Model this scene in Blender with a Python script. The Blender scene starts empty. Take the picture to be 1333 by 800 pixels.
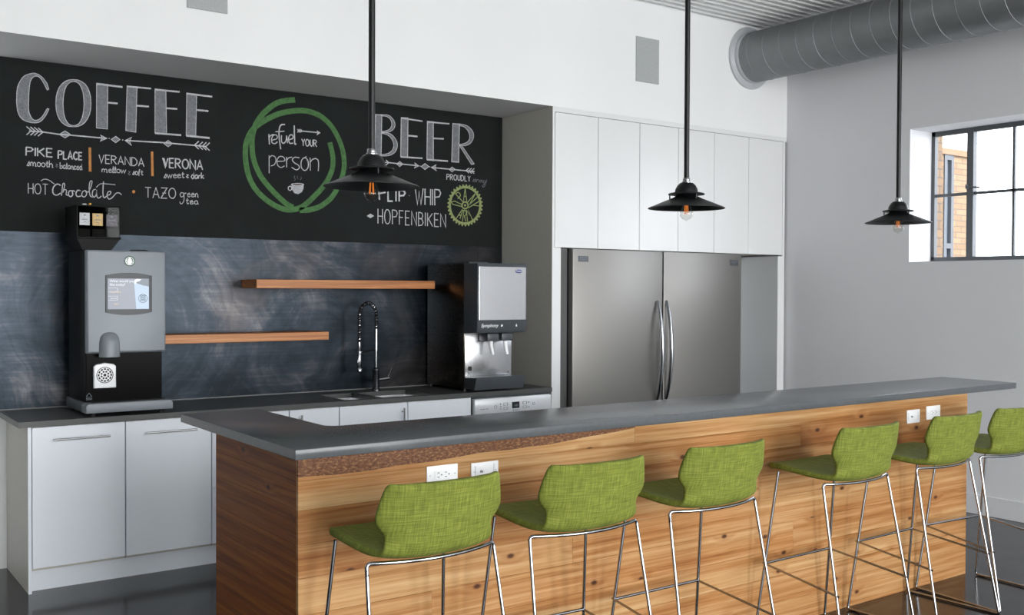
import bpy, bmesh, math, random
from mathutils import Vector, Matrix, geometry
R = math.radians
random.seed(4)
SC = bpy.context.scene
COL = SC.collection

# ------------------------------------------------------------------ camera
YAW, PITCH, ROLL, FPX = 0.6207, -0.0174, 0.0039, 1336.89
CAM = Vector((-1.0163, -5.8433, 1.6174))
fw = Vector((math.sin(YAW) * math.cos(PITCH), math.cos(YAW) * math.cos(PITCH), math.sin(PITCH)))
rt0 = Vector((math.cos(YAW), -math.sin(YAW), 0.0))
up0 = rt0.cross(fw)
rt = rt0 * math.cos(ROLL) + up0 * math.sin(ROLL)
upv = rt.cross(fw)
cd = bpy.data.cameras.new('camera')
cam = bpy.data.objects.new('camera', cd)
COL.objects.link(cam)
cam.matrix_world = Matrix((
    (rt.x, upv.x, -fw.x, CAM.x), (rt.y, upv.y, -fw.y, CAM.y), (rt.z, upv.z, -fw.z, CAM.z), (0, 0, 0, 1)))
cd.sensor_fit = 'HORIZONTAL'
cd.sensor_width = 36.0
cd.lens = 36.0 * FPX / 1333.0
cd.clip_start = 0.05
SC.camera = cam

# ------------------------------------------------------------------ light
W = bpy.data.worlds.new('world')
SC.world = W
W.use_nodes = True
bg = W.node_tree.nodes['Background']
bg.inputs[0].default_value = (0.97, 0.985, 1.0, 1)
bg.inputs[1].default_value = 8.5

ROOM_L, ROOM_R, ROOM_F, CEIL = -5.2, 6.078, -10.6, 3.82
WIN_X = [(-3.6, -1.8), (-0.2, 2.0), (3.2, 5.4)]       # tall windows in the wall behind the camera
WIN_Z = (0.08, 3.72)


def area(name, loc, rot, sx, sy, power, colr):
    ld = bpy.data.lights.new(name, 'AREA')
    ld.shape = 'RECTANGLE'
    ld.size, ld.size_y = sx, sy
    ld.energy = power
    ld.color = colr
    o = bpy.data.objects.new(name, ld)
    o.location = loc
    o.rotation_euler = rot
    COL.objects.link(o)
    return o


for (a, b), pw in zip(WIN_X, (75, 225, 240)):
    area('daylight', ((a + b) / 2, ROOM_F - 0.02, sum(WIN_Z) / 2), (R(90), 0, 0), b - a, WIN_Z[1] - WIN_Z[0], pw, (1.0, 0.985, 0.965))
SC.view_settings.view_transform = 'Standard'
SC.view_settings.look = 'None'
SC.view_settings.gamma = 1.0
SC.view_settings.use_curve_mapping = False
SC.view_settings.exposure = 0.06
SC.cycles.use_denoising = True
SC.cycles.max_bounces = 8
SC.cycles.diffuse_bounces = 5
SC.cycles.glossy_bounces = 4
SC.cycles.caustics_reflective = True
SC.cycles.caustics_refractive = False
SC.cycles.sample_clamp_indirect = 6.0


# ------------------------------------------------------------------ materials
def lin(h):
    h = h.lstrip('#')
    o = []
    for i in (0, 2, 4):
        c = int(h[i:i + 2], 16) / 255
        o.append(c / 12.92 if c <= .04045 else ((c + .055) / 1.055) ** 2.4)
    return (*o, 1.0)


class NT:
    def __init__(s, name):
        s.m = bpy.data.materials.new(name)
        s.m.use_nodes = True
        s.t = s.m.node_tree
        s.b = s.t.nodes['Principled BSDF']

    def n(s, typ, **kw):
        nd = s.t.nodes.new(typ)
        for k, v in kw.items():
            if k.startswith('i_'):
                nd.inputs[k[2:].replace('_', ' ')].default_value = v
            else:
                setattr(nd, k, v)
        return nd

    def l(s, a, b):
        s.t.links.new(a, b)

    def coord(s, scale=(1, 1, 1), kind='Object'):
        tc = s.n('ShaderNodeTexCoord')
        mp = s.n('ShaderNodeMapping')
        mp.inputs['Scale'].default_value = scale
        s.l(tc.outputs[kind], mp.inputs['Vector'])
        return mp.outputs['Vector']

    def noise(s, vec, scale, detail=3, rough=.55, dist=0.0):
        nd = s.n('ShaderNodeTexNoise')
        nd.inputs['Scale'].default_value = scale
        nd.inputs['Detail'].default_value = detail
        nd.inputs['Roughness'].default_value = rough
        nd.inputs['Distortion'].default_value = dist
        if vec is not None:
            s.l(vec, nd.inputs['Vector'])
        return nd.outputs['Fac']

    def ramp(s, fac, stops):
        nd = s.n('ShaderNodeValToRGB')
        cr = nd.color_ramp
        while len(cr.elements) < len(stops):
            cr.elements.new(.5)
        for e, (p, c) in zip(cr.elements, stops):
            e.position = p
            e.color = lin(c) if isinstance(c, str) else (c, c, c, 1)
        s.l(fac, nd.inputs[0])
        return nd.outputs[0]

    def mix(s, fac, a, b, mode='MIX'):
        nd = s.n('ShaderNodeMix', data_type='RGBA', blend_type=mode)
        for k, v in ((0, fac), (6, a), (7, b)):
            if isinstance(v, (int, float)):
                nd.inputs[k].default_value = v
            elif isinstance(v, str):
                nd.inputs[k].default_value = lin(v)
            elif isinstance(v, tuple):
                nd.inputs[k].default_value = v
            else:
                s.l(v, nd.inputs[k])
        return nd.outputs[2]

    def math(s, op, a, b=None, c=None):
        nd = s.n('ShaderNodeMath', operation=op)
        for i, v in enumerate((a, b, c)):
            if v is None:
                continue
            if isinstance(v, (int, float)):
                nd.inputs[i].default_value = v
            else:
                s.l(v, nd.inputs[i])
        return nd.outputs[0]

    def bump(s, h, strength=.2, dist=.002):
        nd = s.n('ShaderNodeBump')
        nd.inputs['Strength'].default_value = strength
        nd.inputs['Distance'].default_value = dist
        s.l(h, nd.inputs['Height'])
        s.l(nd.outputs[0], s.b.inputs['Normal'])

    def set(s, **kw):
        for k, v in kw.items():
            i = s.b.inputs[k.replace('_', ' ')]
            if isinstance(v, str):
                i.default_value = lin(v)
            elif isinstance(v, (int, float, tuple)):
                i.default_value = v
            else:
                s.l(v, i)
        return s.m


def plain(name, c, rough=.5, metal=0.0, var=.04, vs=8.0, **kw):
    """solid colour with a faint mottled variation"""
    t = NT(name)
    f = t.noise(t.coord(), vs, 3)
    d = t.mix(1.0, c, t.ramp(f, [(0.3, 1 - var * 2), (.7, 1.0)]), 'MULTIPLY')
    return t.set(Base_Color=d, Roughness=rough, Metallic=metal, **kw)


M = {}
M['wall'] = plain('white paint', '#e9ebec', .75, var=.012, vs=1.5)
M['wall_grey'] = plain('pale grey paint', '#dcdde0', .75, var=.015, vs=1.5)
M['wall_side'] = plain('grey paint', '#5e5e5c', .8, var=.02)  # dark tone for unseen walls, chosen to limit bounced light
M['soffit'] = plain('soffit paint', '#8f8f8f', .8, var=.03, vs=2)
M['laminate'] = plain('white laminate', '#dddfe0', .32, var=.01, vs=3)
M['laminate_low'] = plain('cool white laminate', '#eef4fb', .32, var=.01, vs=3)
M['laminate_side'] = plain('taupe laminate', '#c6c4bc', .42, var=.02, vs=30)  # white laminate with the shade of left-facing sides put into its colour
M['baseboard'] = plain('baseboard paint', '#dcdde0', .5, var=.01)
M['quartz'] = plain('charcoal quartz', '#4b4d4d', .42, var=.06, vs=60)
M['quartz_bar'] = plain('grey quartz', '#565a5e', .22, var=.05, vs=50, Specular_IOR_Level=.3)
M['black'] = plain('black plastic', '#070808', .45, var=.1, Specular_IOR_Level=.1)
M['matt_black'] = plain('matt black metal', '#17191b', .42, .3, var=.15, vs=25)
M['dark_gap'] = plain('dark recess', '#202123', .8)
M['charcoal'] = plain('charcoal plastic', '#454a4f', .38, var=.04)
M['silver'] = plain('silver paint', '#7f868c', .45, .15, var=.03, vs=4, Specular_IOR_Level=.3)
M['silver_dark'] = plain('grey bezel', '#4c5054', .5)
M['chrome'] = plain('chrome', '#a6a9ae', .18, 1.0, var=.02)
M['satin'] = plain('satin steel', '#b9bbbd', .28, 1.0, var=.05)
M['white_plastic'] = plain('white plastic', '#f0f2f5', .35, var=.01)
M['slot'] = plain('dark slots', '#1a1a1a', .6)
M['grey_panel'] = plain('grey grille', '#a9adae', .7, var=.05, vs=120)
M['chalk_white'] = None


def steel(name, c, scale, rough=.3, amount=.25):
    t = NT(name)
    f = t.noise(t.coord(scale), 1.0, 4, .7)
    col = t.mix(1.0, c, t.ramp(f, [(0.25, 1 - amount), (.75, 1.0)]), 'MULTIPLY')
    rg = t.ramp(f, [(0.2, rough - .06), (.8, rough + .08)])
    return t.set(Base_Color=col, Roughness=rg, Metallic=1.0)


M['steel'] = steel('brushed steel', '#989693', (900, 900, 3), .46, .10)
M['steel_light'] = steel('polished steel', '#cfd1d4', (500, 500, 2), .22, .08)
M['steel_dark'] = steel('dark steel', '#6f6b64', (3, 300, 300), .26, .1)
M['galv'] = plain('galvanised steel', '#85888a', .5, .6, var=.04, vs=14)
M['galv_bright'] = plain('bright galvanised steel', '#cdd0d4', .4, .4, var=.06, vs=6)
M['seam'] = plain('duct seam', '#989b9e', .55, .4, var=.05)
M['alu'] = plain('grey window metal', '#54575a', .5, .3)
M['corr'] = plain('painted corrugated steel', '#eff1f1', .6, 0.0, var=.04, vs=5)


def mk_chalk(name, c, lo=.35):
    t = NT(name)
    f = t.noise(t.coord(), 260, 3, .7)
    g = t.noise(t.coord(), 35, 3, .6)
    k = t.math('MULTIPLY', t.ramp(f, [(0.32, lo), (.62, 1.0)]), t.ramp(g, [(0.25, .7), (.7, 1.0)]))
    return t.set(Base_Color=t.mix(k, '#141617', c), Roughness=.9)


M['chalk'] = mk_chalk('white chalk', '#d0d2d6', .6)
M['fill'] = mk_chalk('smudged chalk', '#8d9096', .35)
M['faint'] = mk_chalk('faint chalk', '#7d8088', .3)
M['dot'] = M['chalk']
M['cup'] = mk_chalk('cup chalk', '#c3c4cc', .55)
M['brown'] = mk_chalk('brown chalk', '#6b5a50', .7)
M['orange'] = mk_chalk('orange chalk', '#c98a4c', .75)
M['gear'] = mk_chalk('pale green chalk', '#9aa66e', .7)


def mk_green():
    t = NT('green chalk')
    v = t.coord((1, 1, 1))
    f = t.noise(v, 26, 5, .7, 1.5)
    g = t.noise(v, 240, 2)
    k = t.math('MULTIPLY', t.ramp(f, [(0.3, .45), (.65, 1.0)]), t.ramp(g, [(0.3, .75), (.6, 1.0)]))
    return t.set(Base_Color=t.mix(k, '#1d2a1e', '#4f7d48'), Roughness=.9)


M['green'] = mk_green()


def mk_board():
    t = NT('chalkboard paint')
    f = t.noise(t.coord((1, 1, 1)), 3.0, 5, .6, .6)
    c = t.ramp(f, [(0.3, '#151718'), (.75, '#1c2020')])
    return t.set(Base_Color=c, Roughness=.85, Specular_IOR_Level=.25)


M['board'] = mk_board()


def mk_patina():
    t = NT('blackened steel')
    # wiped by hand: arcs of fine streaks round scattered centres over cloudy blue and brown oxide
    v = t.coord((1, 1, 1))
    ds = t.n('ShaderNodeTexNoise')
    ds.inputs['Scale'].default_value = 2.2
    ds.inputs['Detail'].default_value = 2
    t.l(v, ds.inputs['Vector'])
    wv = t.mix(.16, v, ds.outputs['Color'])
    arcs = []
    for sc, fq, off in ((.9, 15, 0.0), (1.9, 24, 7.0)):
        vo = t.n('ShaderNodeTexVoronoi', feature='SMOOTH_F1')
        vo.inputs['Scale'].default_value = sc
        vo.inputs['Smoothness'].default_value = .25
        ad = t.n('ShaderNodeVectorMath', operation='ADD')
        ad.inputs[1].default_value = (off, 0, off)
        t.l(wv, ad.inputs[0])
        t.l(ad.outputs[0], vo.inputs['Vector'])
        cb_ = t.n('ShaderNodeCombineXYZ')
        t.l(t.math('MULTIPLY', vo.outputs['Distance'], fq), cb_.inputs[0])
        t.l(t.noise(v, 1.1, 2), cb_.inputs[1])
        arcs.append(t.noise(cb_.outputs[0], 1.0, 5, .7))
    a = t.noise(v, 1.7, 5, .6, .8)
    st = t.noise(t.coord((3, 1, 60)), 1.0, 3, .6)
    k = t.math('ADD', t.math('MULTIPLY', arcs[0], .28), t.math('MULTIPLY', arcs[1], .12))
    k = t.math('ADD', k, t.math('MULTIPLY', a, .50))
    k = t.math('ADD', k, t.math('MULTIPLY', st, .10))
    c = t.ramp(k, [(.36, '#131a1f'), (.45, '#1a2229'), (.515, '#293038'), (.57, '#424449'), (.64, '#636466')])
    brn = t.ramp(t.noise(v, 1.3, 4, .6), [(.50, 0.0), (.64, 1.0)])
    c = t.mix(t.math('MULTIPLY', brn, .30), c, '#4a3f38')
    rg = t.ramp(k, [(.3, .26), (.7, .42)])
    return t.set(Base_Color=c, Roughness=rg, Metallic=.8)


M['patina'] = mk_patina()


def mk_floor():
    t = NT('dark polished concrete')
    v = t.coord()
    f = t.noise(v, 1.7, 6, .62, .8)
    c = t.ramp(f, [(0.3, '#1a1b1d'), (.7, '#26282b')])
    g = t.noise(v, 5, 4)
    return t.set(Base_Color=c, Roughness=t.ramp(g, [(.3, .10), (.7, .2)]), Specular_IOR_Level=.35)


M['floor'] = mk_floor()


def mk_planks():
    """reclaimed pine: hue, sapwood and grain differ from board to board (attribute 'tone')"""
    t = NT('reclaimed pine planks')
    tc = t.n('ShaderNodeTexCoord')
    sp = t.n('ShaderNodeSeparateXYZ')
    t.l(tc.outputs['Object'], sp.inputs[0])
    at = t.n('ShaderNodeAttribute', attribute_name='tone')
    ac = t.n('ShaderNodeSeparateColor')
    t.l(at.outputs['Color'], ac.inputs[0])
    hue, sap, seed = ac.outputs[0], ac.outputs[1], ac.outputs[2]
    u = t.math('SUBTRACT', sp.outputs[0], sp.outputs[1])
    z = sp.outputs[2]
    sd = t.math('MULTIPLY', seed, 37.0)

    def vec(su, sz):
        c = t.n('ShaderNodeCombineXYZ')
        t.l(t.math('MULTIPLY_ADD', u, su, sd), c.inputs[0])
        t.l(sd, c.inputs[1])
        t.l(t.math('MULTIPLY_ADD', z, sz, sd), c.inputs[2])
        return c.outputs[0]
    # knots
    vo = t.n('ShaderNodeTexVoronoi', feature='F1', voronoi_dimensions='2D')
    vo.inputs['Scale'].default_value = 1.0
    kv = t.n('ShaderNodeCombineXYZ')
    t.l(t.math('MULTIPLY_ADD', u, 3.6, sd), kv.inputs[0])
    t.l(t.math('MULTIPLY_ADD', z, 6.5, sd), kv.inputs[1])
    t.l(kv.outputs[0], vo.inputs['Vector'])
    vd = t.n('ShaderNodeSeparateColor')
    t.l(vo.outputs['Color'], vd.inputs[0])
    rare = t.math('GREATER_THAN', vd.outputs[0], .62)
    kn = t.math('MULTIPLY', t.ramp(vo.outputs['Distance'], [(.035, 1.0), (.085, 0.0)]), rare)
    halo = t.math('MULTIPLY', t.ramp(vo.outputs['Distance'], [(.05, 1.0), (.30, 0.0)]), rare)
    # grain bands bent round the knots
    big = t.noise(vec(.45, 5.0), 1.0, 2, .45)
    ph = t.math('ADD', t.math('MULTIPLY', big, 8.0), t.math('MULTIPLY', halo, 2.4))
    ph = t.math('ADD', ph, t.math('MULTIPLY', z, 58.0))
    band = t.math('MULTIPLY_ADD', t.math('SINE', t.math('MULTIPLY', ph, 2.2)), .5, .5)
    fib = t.noise(vec(2.2, 130.0), 1.0, 3, .7)
    fib2 = t.noise(vec(1.4, 38.0), 1.0, 4, .6)
    streak = t.noise(vec(.5, 9.0), 1.0, 3, .5)
    g = t.math('ADD', t.math('MULTIPLY', band, .08), t.math('MULTIPLY', fib, .48))
    g = t.math('ADD', g, t.math('MULTIPLY', fib2, .44))
    warm = t.ramp(g, [(.34, '#7c4d25'), (.45, '#98683a'), (.55, '#a87b4e'), (.66, '#b78f64')])
    pale = t.ramp(g, [(.34, '#9c7044'), (.48, '#b0895b'), (.64, '#c0a075')])
    red = t.ramp(g, [(.34, '#5a2708'), (.48, '#783f12'), (.66, '#965b22')])
    c = t.mix(t.ramp(hue, [(.35, 0.0), (.75, 1.0)]), warm, red)
    sapm = t.math('MULTIPLY', t.ramp(streak, [(.46, 0.0), (.60, 1.0)]), sap)
    c = t.mix(sapm, c, pale)
    c = t.mix(t.math('MULTIPLY', t.ramp(t.noise(vec(.7, 6.0), 1.0, 2), [(.60, 0.0), (.72, 1.0)]), .55), c, '#8f5a34')
    c = t.mix(t.math('MULTIPLY', halo, .35), c, '#8a5530')
    c = t.mix(t.math('MULTIPLY', kn, .92), c, '#3a1d10')
    # waney bark edge along the topmost board, thinning towards the far end
    edge = t.math('MULTIPLY_ADD', t.noise(vec(2.2, .01), 1.0, 2), .035, .958)
    edge = t.math('MULTIPLY_ADD', t.math('POWER', t.math('MAXIMUM', sp.outputs[0], 0.0), 2.0), .022, edge)
    bark = t.math('MULTIPLY', t.math('GREATER_THAN', z, edge), t.math('LESS_THAN', sp.outputs[0], 1.54))
    bark = t.math('MULTIPLY', bark, t.math('LESS_THAN', sp.outputs[1], .01))
    spk = t.noise(vec(60, 130), 1.0, 3, .7)
    c = t.mix(bark, c, t.ramp(spk, [(.35, '#523423'), (.52, '#6a4833'), (.68, '#94704c')]))
    t.bump(fib, .12, .002)
    return t.set(Base_Color=c, Roughness=.55, Specular_IOR_Level=.2)


M['planks'] = mk_planks()


def mk_shelf():
    t = NT('oiled pine')
    tc = t.coord((1.0, 6, 34))
    f = t.noise(tc, 1.6, 5, .6, .6)
    c = t.ramp(f, [(.3, '#8a5227'), (.5, '#ab6c38'), (.72, '#c58a52')])
    vo = t.n('ShaderNodeTexVoronoi')
    vo.inputs['Scale'].default_value = 1.0
    t.l(t.coord((1.7, 3, 9)), vo.inputs['Vector'])
    c = t.mix(t.ramp(vo.outputs['Distance'], [(.06, .85), (.16, 0.0)]), c, '#3c2012')
    return t.set(Base_Color=c, Roughness=.45)


M['shelf'] = mk_shelf()


def mk_fabric():
    t = NT('olive green woven fabric')
    m = t.noise(t.coord((1, 1, 1)), 7, 3)
    a = t.noise(t.coord((210, 13, 1), 'UV'), 1.0, 3, .6)
    b = t.noise(t.coord((13, 210, 1), 'UV'), 1.0, 3, .6)
    k = t.math('ADD', t.math('MULTIPLY', a, .5), t.math('MULTIPLY', b, .5))
    c = t.ramp(k, [(.36, '#525c18'), (.46, '#656f20'), (.54, '#727c2a'), (.64, '#848e3a')])
    c = t.mix(1.0, c, t.ramp(m, [(.3, .92), (.7, 1.0)]), 'MULTIPLY')
    t.bump(k, .35, .0015)
    return t.set(Base_Color=c, Roughness=.85)


M['fabric'] = mk_fabric()


def mk_brick():
    t = NT('tan brick')
    b = t.n('ShaderNodeTexBrick')
    b.inputs['Scale'].default_value = 1.0
    b.inputs['Brick Width'].default_value = .22
    b.inputs['Row Height'].default_value = .068
    b.inputs['Mortar Size'].default_value = .006
    b.inputs['Color1'].default_value = lin('#866c50')
    b.inputs['Color2'].default_value = lin('#755c42')
    b.inputs['Mortar'].default_value = lin('#5d5043')
    tc = t.n('ShaderNodeTexCoord')
    sp = t.n('ShaderNodeSeparateXYZ')
    t.l(tc.outputs['Object'], sp.inputs[0])
    cb = t.n('ShaderNodeCombineXYZ')
    t.l(t.math('ADD', sp.outputs[0], sp.outputs[1]), cb.inputs[0])
    t.l(sp.outputs[2], cb.inputs[1])
    t.l(cb.outputs[0], b.inputs['Vector'])
    return t.set(Base_Color=b.outputs['Color'], Roughness=.85)


M['brick'] = mk_brick()


def mk_glass(name, c, rough=.0, ior=1.45):
    t = NT(name)
    return t.set(Base_Color=c, Roughness=rough, Transmission_Weight=1.0, IOR=ior)


def mk_pane(name, tint, refl):
    """thin clear sheet: mostly see-through, mirror-like at grazing angles"""
    t = NT(name)
    tr = t.n('ShaderNodeBsdfTransparent')
    tr.inputs[0].default_value = lin(tint)
    gl = t.n('ShaderNodeBsdfGlossy')
    gl.inputs['Roughness'].default_value = .03
    lw = t.n('ShaderNodeLayerWeight')
    lw.inputs['Blend'].default_value = .5
    fc = t.math('MULTIPLY_ADD', t.math('POWER', lw.outputs['Facing'], 4.0), .75, .04)
    mx = t.n('ShaderNodeMixShader')
    t.l(t.math('MULTIPLY', fc, refl), mx.inputs[0])
    t.l(tr.outputs[0], mx.inputs[1])
    t.l(gl.outputs[0], mx.inputs[2])
    t.l(mx.outputs[0], t.t.nodes['Material Output'].inputs[0])
    return t.m


M['pane'] = mk_pane('window glass', '#fafcff', .6)
M['smoke'] = mk_pane('smoked clear plastic', '#b0b6b6', .14)
M['bulb'] = mk_pane('clear bulb glass', '#f4f4f2', .9)


def emit(name, c, s):
    t = NT(name)
    return t.set(Base_Color='#101010', Emission_Color=c, Emission_Strength=s, Roughness=.3)


M['filament'] = emit('glowing filament', '#e07a2a', .9)
M['screen'] = emit('lit screen', '#8f97a8', .75)
M['screen_cup'] = emit('lit cup picture', '#b9d3ee', .8)
M['screen_text'] = emit('lit lettering', '#e9f0fa', .9)
M['screen_amber'] = emit('lit amber lettering', '#f0cf9a', .8)
M['screen_grey'] = emit('lit grey picture', '#6d7f92', .6)
M['lcd'] = plain('dark display', '#1c2023', .2)
M['lcd_text'] = emit('display digits', '#8da0a8', .5)
M['blue'] = plain('blue badge', '#1d2f7c', .35)
M['green_logo'] = plain('dark green enamel', '#21523c', .4)
M['label_white'] = plain('white card', '#cdd0d4', .6, var=.2, vs=90)
M['label_yellow'] = plain('yellow card', '#d8b878', .6, var=.2, vs=90)
M['label_grey'] = plain('grey card', '#76727a', .6, var=.3, vs=90)
M['beans'] = plain('coffee beans', '#6a4424', .4, var=.4, vs=160)
M['brass'] = plain('brass', '#a8803a', .3, 1.0)
M['print'] = plain('grey print', '#7d858c', .5)
M['rubber'] = plain('black rubber', '#0b0b0b', .7)

# ------------------------------------------------------------------ builders
ORG = {}


class MB:
    """collects shapes (world coordinates) that become one mesh object"""

    def __init__(s):
        s.bm = bmesh.new()

    def box(s, x0, x1, y0, y1, z0, z1, bev=0.0, seg=2):
        vs = [s.bm.verts.new(p) for p in ((x0, y0, z0), (x1, y0, z0), (x1, y1, z0), (x0, y1, z0), (x0, y0, z1), (x1, y0, z1), (x1, y1, z1), (x0, y1, z1))]
        fs = [s.bm.faces.new([vs[i] for i in f]) for f in ((0, 3, 2, 1), (4, 5, 6, 7), (0, 1, 5, 4), (1, 2, 6, 5), (2, 3, 7, 6), (3, 0, 4, 7))]
        if bev:
            es = list({e for f in fs for e in f.edges})
            bmesh.ops.bevel(s.bm, geom=es, offset=bev, segments=seg, affect='EDGES', profile=.5)
        return s

    def prism(s, pts, axis, a, b, bev=0.0, seg=2):
        """polygon in the two other axes swept from a to b along axis"""
        def mk(p, t):
            if axis == 'x':
                return (t, p[0], p[1])
            if axis == 'y':
                return (p[0], t, p[1])
            return (p[0], p[1], t)
        lo = [s.bm.verts.new(mk(p, a)) for p in pts]
        hi = [s.bm.verts.new(mk(p, b)) for p in pts]
        n = len(pts)
        fs = [s.bm.faces.new(lo[::-1]), s.bm.faces.new(hi)]
        for i in range(n):
            fs.append(s.bm.faces.new((lo[i], lo[(i + 1) % n], hi[(i + 1) % n], hi[i])))
        if bev:
            es = list({e for f in fs[:2] for e in f.edges})
            bmesh.ops.bevel(s.bm, geom=es, offset=bev, segments=seg, affect='EDGES', profile=.5)
        return s

    def tube(s, path, r, n=10, caps=True, closed=False):
        path = [Vector(p) for p in path]
        m = len(path)
        rr = r if isinstance(r, (list, tuple)) else [r] * m
        rings = []
        t0 = (path[1] - path[0]).normalized()
        ref = Vector((0, 0, 1)) if abs(t0.z) < .9 else Vector((1, 0, 0))
        nrm = t0.cross(ref).normalized()
        for i in range(m):
            if closed:
                t = (path[(i + 1) % m] - path[i - 1]).normalized()
            else:
                t = (path[min(i + 1, m - 1)] - path[max(i - 1, 0)]).normalized()
            nrm = (nrm - t * nrm.dot(t)).normalized()
            bn = t.cross(nrm)
            rings.append([s.bm.verts.new(path[i] + (nrm * math.cos(2 * math.pi * k / n) + bn * math.sin(2 * math.pi * k / n)) * rr[i]) for k in range(n)])
        for i in range(m if closed else m - 1):
            A, B = rings[i], rings[(i + 1) % m]
            for k in range(n):
                s.bm.faces.new((A[k], A[(k + 1) % n], B[(k + 1) % n], B[k]))
        if caps and not closed:
            s.bm.faces.new(rings[0][::-1])
            s.bm.faces.new(rings[-1])
        return s

    def lathe(s, prof, c=(0, 0, 0), axis='z', n=32):
        """prof: (radius, height) pairs turned round an axis through c"""
        c = Vector(c)

        def mk(r, h, a):
            x, y = r * math.cos(a), r * math.sin(a)
            v = {'z': (x, y, h), 'y': (x, h, y), 'x': (h, x, y)}[axis]
            return c + Vector(v)
        rings = []
        for r, h in prof:
            if r < 1e-6:
                rings.append([s.bm.verts.new(mk(0, h, 0))])
            else:
                rings.append([s.bm.verts.new(mk(r, h, 2 * math.pi * k / n)) for k in range(n)])
        for A, B in zip(rings, rings[1:]):
            for k in range(n):
                k2 = (k + 1) % n
                if len(A) == 1 and len(B) == 1:
                    continue
                if len(A) == 1:
                    s.bm.faces.new((A[0], B[k2], B[k]))
                elif len(B) == 1:
                    s.bm.faces.new((A[k], A[k2], B[0]))
                else:
                    s.bm.faces.new((A[k], A[k2], B[k2], B[k]))
        return s

    def grid(s, P):
        vs = [[s.bm.verts.new(p) for p in row] for row in P]
        for i in range(len(P) - 1):
            for j in range(len(P[0]) - 1):
                s.bm.faces.new((vs[i][j], vs[i][j + 1], vs[i + 1][j + 1], vs[i + 1][j]))
        return s

    def build(s, name, mat, parent=None, smooth=None, normals=True):
        if normals:
            bmesh.ops.recalc_face_normals(s.bm, faces=s.bm.faces[:])
        off = ORG.get(parent.name, Vector()) if parent else Vector()
        bmesh.ops.translate(s.bm, verts=s.bm.verts[:], vec=-off)
        me = bpy.data.meshes.new(name)
        s.bm.to_mesh(me)
        s.bm.free()
        me.materials.append(mat)
        o = bpy.data.objects.new(name, me)
        COL.objects.link(o)
        if smooth is not None:
            me.polygons.foreach_set('use_smooth', [True] * len(me.polygons))
            me.set_sharp_from_angle(angle=R(smooth))
        if parent:
            o.parent = parent
            ORG[o.name] = off
        return o


def root(name, loc, label, cat, group=None):
    o = bpy.data.objects.new(name, None)
    o.empty_display_size = .05
    o.location = loc
    COL.objects.link(o)
    ORG[o.name] = Vector(loc)
    tag(o, label, cat, group)
    return o


def tag(o, label, cat, group=None):
    o['label'] = label
    o['category'] = cat
    if group:
        o['group'] = group
    return o


def struct(o):
    o['kind'] = 'structure'
    return o


def text_mesh(name, s, size, M4, mat, parent, shear=0.0, depth=.0004, align='CENTER'):
    cu = bpy.data.curves.new(name, 'FONT')
    cu.body = s
    cu.size = size
    cu.align_x = align
    cu.align_y = 'CENTER'
    cu.extrude = depth
    cu.shear = shear
    tmp = bpy.data.objects.new('tmp', cu)
    COL.objects.link(tmp)
    dg = bpy.context.evaluated_depsgraph_get()
    me = bpy.data.meshes.new_from_object(tmp.evaluated_get(dg))
    bpy.data.objects.remove(tmp)
    bpy.data.curves.remove(cu)
    off = ORG.get(parent.name, Vector())
    me.transform(Matrix.Translation(-off) @ M4)
    me.materials.clear()
    me.materials.append(mat)
    o = bpy.data.objects.new(name, me)
    COL.objects.link(o)
    o.parent = parent
    ORG[o.name] = off
    return o


def facing(x, y, z):
    """text plane standing upright and facing -y"""
    return Matrix.Translation((x, y, z)) @ Matrix.Rotation(R(90), 4, 'X')


def copy_tree(o, parent=None):
    c = o.copy()
    COL.objects.link(c)
    if parent:
        c.parent = parent
    for ch in list(o.children):
        copy_tree(ch, c)
    return c


def smoothpath(P, n=6):
    P = [Vector(p) for p in P]
    P = [2 * P[0] - P[1]] + P + [2 * P[-1] - P[-2]]
    o = []
    for i in range(1, len(P) - 2):
        a, b, c, d = P[i - 1:i + 3]
        for k in range(n):
            t = k / n
            o.append(.5 * (2 * b + (c - a) * t + (2 * a - 5 * b + 4 * c - d) * t * t + (3 * b - a - 3 * c + d) * t ** 3))
    o.append(P[-2])
    return o


def rounded(P, r, n=5):
    """polyline with its inner corners rounded"""
    P = [Vector(p) for p in P]
    o = [P[0]]
    for i in range(1, len(P) - 1):
        a, b, c = P[i - 1], P[i], P[i + 1]
        d1, d2 = (a - b), (c - b)
        k = min(r, d1.length * .45, d2.length * .45)
        p, q = b + d1.normalized() * k, b + d2.normalized() * k
        for j in range(n + 1):
            t = j / n
            o.append(p * (1 - t) ** 2 + b * 2 * t * (1 - t) + q * t * t)
    o.append(P[-1])
    return o

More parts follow.
